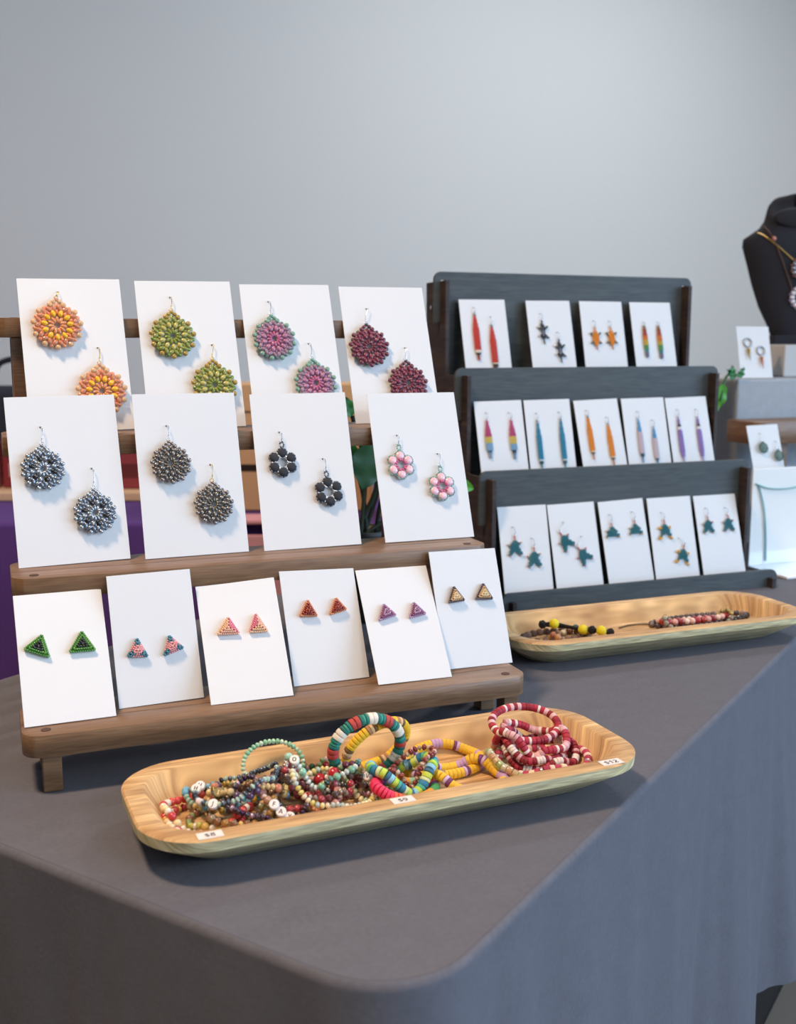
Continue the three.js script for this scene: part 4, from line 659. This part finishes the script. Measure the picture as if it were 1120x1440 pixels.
// ------------------------------------------------------------------ right-hand background
const BX = 1.31, BZ = -1.64, BTOP = 1.067;
{
  const b = mesh('fabric_box', boxUV(rbox(0.52, BTOP - TY - 0.0005, 0.26, BX + 0.26, (BTOP + TY + 0.0005) / 2, BZ - 0.13, 0.006, 3)), M.felt); tag(b, 'grey felt-covered box at the right edge, under the hoop earrings', 'box');
  const pb = mesh('pale_box', boxUV(rbox(0.30, 0.0625, 0.085, 1.468 + 0.15, BTOP + 0.0005 + 0.03125, -1.70 - 0.0425, 0.003)), std({ color: '#c4c3c2', roughness: 0.8 })); tag(pb, 'pale grey low box under the black necklace bust', 'box');
  // necklace bust
  const bustY = BTOP + 0.0635, bx = 1.538, bz = -1.760;
  const t = thing('necklace_bust', 'black velvet necklace bust at the right edge of the picture', 'bust', null, [bx, bustY, bz], -0.36);
  mesh('base', boxUV(rbox(0.110, 0.018, 0.09, 0, 0.0095, 0, 0.004)), M.velvet, t);
  const rows = [[0.016, 0.046, 0.026, 0.006], [0.04, 0.056, 0.030, 0.004], [0.075, 0.073, 0.034, 0.0], [0.12, 0.088, 0.037, -0.004], [0.165, 0.100, 0.040, -0.008], [0.195, 0.108, 0.040, -0.012], [0.210, 0.106, 0.037, -0.015], [0.222, 0.088, 0.034, -0.018], [0.232, 0.073, 0.034, -0.020], [0.245, 0.063, 0.036, -0.022], [0.258, 0.058, 0.038, -0.024], [0.268, 0.054, 0.036, -0.026], [0.272, 0.048, 0.031, -0.027], [0.273, 0.002, 0.002, -0.027]];
  const pos = [], uv = [], idx = [], n = 36;
  rows.forEach(([y, hw, hd, zc]) => { for (let i = 0; i < n; i++) { const a = i / n * 2 * Math.PI, c = Math.cos(a), s = Math.sin(a); const tilt = y > 0.24 ? (y - 0.24) * -0.9 * s : 0; pos.push(Math.sign(c) * Math.abs(c) ** 0.8 * hw, y + tilt, zc + s * hd); uv.push(i / n, y); } });
  for (let r = 0; r + 1 < rows.length; r++) for (let i = 0; i < n; i++) { const a = r * n + i, b2 = r * n + (i + 1) % n; idx.push(a, a + n, b2, b2, a + n, b2 + n); }
  const g = new THREE.BufferGeometry(); g.setAttribute('position', new THREE.Float32BufferAttribute(pos, 3)); g.setAttribute('uv', new THREE.Float32BufferAttribute(uv, 2)); g.setIndex(idx); g.computeVertexNormals();
  mesh('bust_form', g, M.velvet, t);
  mesh('neck_cap', new THREE.SphereGeometry(1, 32, 16).scale(0.055, 0.022, 0.010).rotateX(-0.25).translate(0, 0.250, 0.008), std({ color: '#23242b', roughness: 0.95 }), t);
  const zf = (x, y) => { let k = 0; while (k < rows.length - 2 && rows[k + 1][0] < y) k++; const [a, b2] = [rows[k], rows[k + 1]], q = Math.max(0, Math.min(1, (y - a[0]) / (b2[0] - a[0]))), m = (i) => a[i] + (b2[i] - a[i]) * q; const u = Math.min(0.98, Math.abs(x) / m(1)); return m(3) + m(2) * Math.sqrt(1 - Math.pow(u, 2.5)) + 0.0015; };
  const pend = (name, label, cy, chainTop, chainMat, petals, core, seedc) => {
    const o = thing(name, label, 'necklace', 'pendant necklaces on the bust', [bx, bustY, bz], -0.36), b = new Beads();
    for (const s of [-1, 1]) {
      const pts = []; for (let i = 0; i <= 10; i++) { const q = i / 10, x = s * (chainTop[0] * (1 - q) + 0.02 * q), y = chainTop[1] * (1 - q) + (cy + 0.016) * q; pts.push([x, y, zf(x, y)]); }
      mesh('chain', tubeGeo(pts, 0.0016, 30, 6), chainMat, o);
    }
    for (let i = 0; i < 14; i++) { const a = i / 14 * 6.283; b.add('petal_beads', petals, ball, Math.cos(a) * 0.019, cy + Math.sin(a) * 0.019, 0.036, a, 0.0055, 0.0038, 0.0035); b.add('core_beads', core, ball, Math.cos(a) * 0.0105, cy + Math.sin(a) * 0.0105, 0.037, a, 0.004, 0.0022, 0.003); }
    for (let i = 0; i < 14; i++) { const a = (i + 0.5) / 14 * 6.283; b.add('edge_beads', seedc, tiny, Math.cos(a) * 0.0245, cy + Math.sin(a) * 0.0245, 0.0355, 0, 0.0022, 0.0022, 0.0022); }
    b.build(o); return o;
  };
  pend('pendant_necklace', 'gold chain necklace with a red and silver round pendant on the bust', 0.150, [0.082, 0.222], M.gold, bead('#a9aab4', 'metal'), bead('#a8383a'), bead('#8c5a58'));
  const o2b = pend('pendant_necklace', 'thin brown chain necklace with a white and violet round pendant on the bust', 0.093, [0.068, 0.234], std({ color: '#5a4038', metalness: 0.4, roughness: 0.5 }), bead('#e9e8f0'), bead('#4a4a5c'), bead('#8f80b0'));
  mesh('chain_bead', ball.clone().scale(0.0042, 0.0042, 0.0042).translate(-0.056, 0.2085, zf(-0.056, 0.2085)), bead('#d8927c'), o2b);
  // hoop earring card on the felt box
  card('h1', 'small white card with two silver hoop earrings, standing on the grey felt box', 'white cards at the right', 0.070, 0.100, 1.377, BTOP + 0.0007, -1.668, -6, 14, 0);
  for (const [x, y, c, w] of [[-0.014, 0.068, '#b59a58', 'left'], [0.013, 0.052, '#c98a70', 'right']]) {
    const e = earring('hoop_earring', `${w} silver hoop earring with a ${w === 'left' ? 'gold' : 'rosy'} spike, on the card above the felt box`, 'h1', x, y, 0, 'hoop earrings');
    mesh('hoop', new THREE.TorusGeometry(0.0082, 0.0013, 8, 30).translate(0, 0, 0.002), std({ color: '#a8a8ac', metalness: 0.8, roughness: 0.35 }), e);
    mesh('link', new THREE.TorusGeometry(0.0018, 0.0005, 6, 12).translate(0, -0.0108, 0.002), M.gold, e);
    mesh('spike', new THREE.ConeGeometry(0.0034, 0.024, 12).rotateX(Math.PI).translate(0, -0.0245, 0.0036), std({ color: c, metalness: 0.5, roughness: 0.4 }), e);
  }
  // small brown stand with the green flower earrings
  const r = thing('small_riser', 'small brown wooden ledge stand in front of the grey felt box', 'display stand');
  mesh('slat', roundedSlab(1.272, 1.66, -1.62, -1.535, 0.954, 0.994, 0.02, 0.005, 3), M.walnut, r);
  mesh('slat', roundedSlab(1.28, 1.66, -1.535, -1.47, 0.868, 0.882, 0.01, 0.002, 3), M.walnut, r);
  for (const [x, y, z] of [[1.36, 0.9535, -1.58], [1.62, 0.9535, -1.58], [1.36, 0.8675, -1.505], [1.62, 0.8675, -1.505]]) mesh('leg', boxUV(rbox(0.02, y - TY - 0.0005, 0.03, x, (y + TY + 0.0005) / 2, z, 0.001)), M.walnut, r);
  card('g1', 'white card with two dark green flower earrings, on the small ledge stand', 'white cards at the right', 0.068, 0.112, 1.283, 0.8825, -1.499, 0, 17, -1.2);
  for (const [x, y, wy, w] of [[-0.009, 0.070, 0.0265, 'upper left'], [0.0215, 0.054, 0.0265, 'lower right']]) {
    const e = earring('flower_earring', `${w} dark green flower earring on the card by the white board`, 'g1', x, y, 0, 'small green flower earrings');
    flowerDisc(e, 0.0105, 9, { inner: bead('#1c5a40'), accent: bead('#2f7a58'), petal: bead('#174a38'), outer: bead('#1f5f46'), top: bead('#e0b8a8') }, 0, wy, M.silver);
  }
  // white necklace board
  const wb = thing('necklace_board', 'bright white upright necklace display board at the right edge', 'display board', null, [1.205, TY + 0.0005, -1.458]);
  mesh('back_panel', rbox(0.26, 0.168, 0.004, 0.13, 0.088, 0.0, 0.001), M.whiteGloss, wb);
  mesh('base_plate', rbox(0.26, 0.004, 0.100, 0.13, 0.002, 0.048, 0.001), M.whiteGloss, wb);
  const nk = thing('necklace', 'pale teal bead necklace hanging on the white board', 'necklace', null, [1.205, TY + 0.0005, -1.458]);
  const nb = new Beads(), curve = (pts, name, n, r) => { const c = new THREE.CatmullRomCurve3(pts.map((p) => V(...p))); const g = []; for (let i = 0; i < n; i++) { const p = c.getPointAt(i / (n - 1)); nb.add(name, bead('#8cc2c8'), tiny, p.x, p.y, p.z, 0, r, r, r); } };
  curve([[0.006, 0.146, 0.0045], [0.03, 0.138, 0.0045], [0.07, 0.135, 0.0045], [0.11, 0.140, 0.0045], [0.15, 0.148, 0.0045]], 'collar_beads', 60, 0.0017);
  curve([[0.012, 0.142, 0.0045], [0.024, 0.105, 0.0045], [0.031, 0.06, 0.0045], [0.034, 0.012, 0.0045]], 'strand_beads', 50, 0.0017);
  nb.build(nk);
  // leaves
  const lv = thing('leaf_sprig', 'green leafy sprig hanging at the left corner of the grey felt box', 'plant', null, [BX - 0.016, BTOP, BZ + 0.002]);
  mesh('stem', tubeGeo([[0.03, 0.006, -0.02], [0.0, 0.008, -0.01], [-0.012, -0.004, -0.004], [-0.02, -0.04, -0.002]], 0.0022, 20, 6), M.leaf, lv);
  addLeaf(lv, [-0.020, -0.008, 0.0], 0.06, 0.036, [0.1, 0.2, Math.PI - 0.15], M.leafLime, 0.1);
  addLeaf(lv, [0.008, 0.002, 0.0], 0.026, 0.017, [0.2, 0.2, 0.9], M.leaf, 0.2); addLeaf(lv, [0.014, 0.003, 0.002], 0.022, 0.016, [0.3, 0, -0.5], M.leaf, 0.2); addLeaf(lv, [0.0, 0.006, 0.002], 0.02, 0.015, [0.2, 0.2, 0.1], M.leaf, 0.2);
}

// ------------------------------------------------------------------ background table behind the riser
{
  const yaw = -21.0 * D2R, c = Math.cos(yaw), s = Math.sin(yaw), P0 = [0.261, -2.33];   // middle of its front edge; local x along the edge, z towards the viewer
  const at3 = (x, y, z) => [P0[0] + x * c + z * s, y, P0[1] - x * s + z * c];
  const pc = at3(-0.25, TY, -0.40), cl2 = mesh('tablecloth', clothGeo(1.15, 0.40, 0.7, 0.012, 0.05, 0.03, () => 0.70, 6.6), M.purple); cl2.position.set(...pc); cl2.rotation.y = yaw; tag(cl2, 'purple cloth over the table in the background at left', 'tablecloth');
  const ft = thing('folding_table', 'table under the purple cloth in the background', 'table', null, at3(-0.25, 0, -0.40), yaw);
  mesh('table_top', rbox(2.18, 0.03, 0.70, 0, TY - 0.019, 0, 0.005), M.blackPlastic, ft);
  for (const sx of [-1, 1]) for (const sz of [-1, 1]) mesh('leg', new THREE.CylinderGeometry(0.014, 0.014, TY - 0.03, 10).translate(sx * 1.0, (TY - 0.03) / 2, sz * 0.3), M.blackPlastic, ft);
  const put = (name, label, cat, x, z, w, h, d, mat, y = TY + 0.001, r = 0.004, group = null) => { const o = thing(name, label, cat, group, at3(x, y, z), yaw); mesh('box_body', boxUV(rbox(w, h, d, 0, h / 2, 0, r)), mat, o); return o; };
  put('display_board', 'pale cream board lying on the purple table, under the red packets', 'board', -0.24, -0.44, 0.80, 0.022, 0.26, std({ color: '#dcbfa0', roughness: 0.8 }));
  const reds = ['#a84a4e', '#c06a62', '#8c3038', '#b8585c', '#d08a80', '#98404a', '#c47878', '#a03a40'];
  for (let i = 0; i < 8; i++) { const o = put('packet', ['salmon', 'coral', 'dark red', 'rosy', 'peach', 'wine red', 'dusty pink', 'crimson'][i] + ' packet standing in the row on the purple table', 'packet', -0.55 + i * 0.093, -0.42 + (i % 2) * 0.02, 0.084, 0.10 + (i % 3) * 0.014, 0.05, std({ color: reds[i], roughness: 0.6 }), TY + 0.0235, 0.004, 'packets on the purple table'); mesh('packet_label', rbox(0.05, 0.035, 0.001, 0, 0.045, 0.0255, 0.0003, 1), std({ color: ['#e6c8c8', '#6a2a30', '#d8b0a8', '#4a3848'][i % 4], roughness: 0.6 }), o); }
  const kb = put('cardboard_box', 'open tan cardboard box on the purple table behind the riser', 'box', 0.36, -0.26, 0.34, 0.29, 0.2, M.kraft); mesh('flap', rbox(0.34, 0.06, 0.003, 0, 0.26, 0.104, 0.001), M.kraft, kb); mesh('handle_slot', rbox(0.06, 0.016, 0.002, -0.10, 0.10, 0.1005, 0.001), M.groove, kb);
  put('cardboard_box', 'peach coloured flat box behind the plant stems', 'box', 0.66, -0.14, 0.22, 0.16, 0.12, std({ color: '#f0c79c', roughness: 0.85 }));
  const bag = thing('cloth_bag', 'dark navy bag standing on the purple table at the left edge', 'bag', null, at3(-0.42, TY + 0.001, -0.62), yaw); mesh('bag_body', boxUV(rbox(0.30, 0.27, 0.12, 0, 0.135, 0, 0.03, 4)), std({ color: '#2c3242', roughness: 0.9 }), bag); mesh('handle', tubeGeo([[-0.08, 0.26, 0], [-0.06, 0.33, 0], [0.06, 0.33, 0], [0.08, 0.26, 0]], 0.008, 24, 8), std({ color: '#20242e', roughness: 0.9 }), bag);
  const pk = thing('cloth', 'pink cloth hanging over the front edge of the purple table', 'cloth', null, at3(0.30, 0, 0.035), yaw); mesh('cloth_fall', boxUV(rbox(0.17, 0.34, 0.012, 0, TY - 0.19, 0, 0.005)), M.pink, pk); mesh('cloth_top', boxUV(rbox(0.17, 0.010, 0.09, 0, TY + 0.008, -0.034, 0.004)), M.pink, pk);
}
renderer.render(scene, camera);
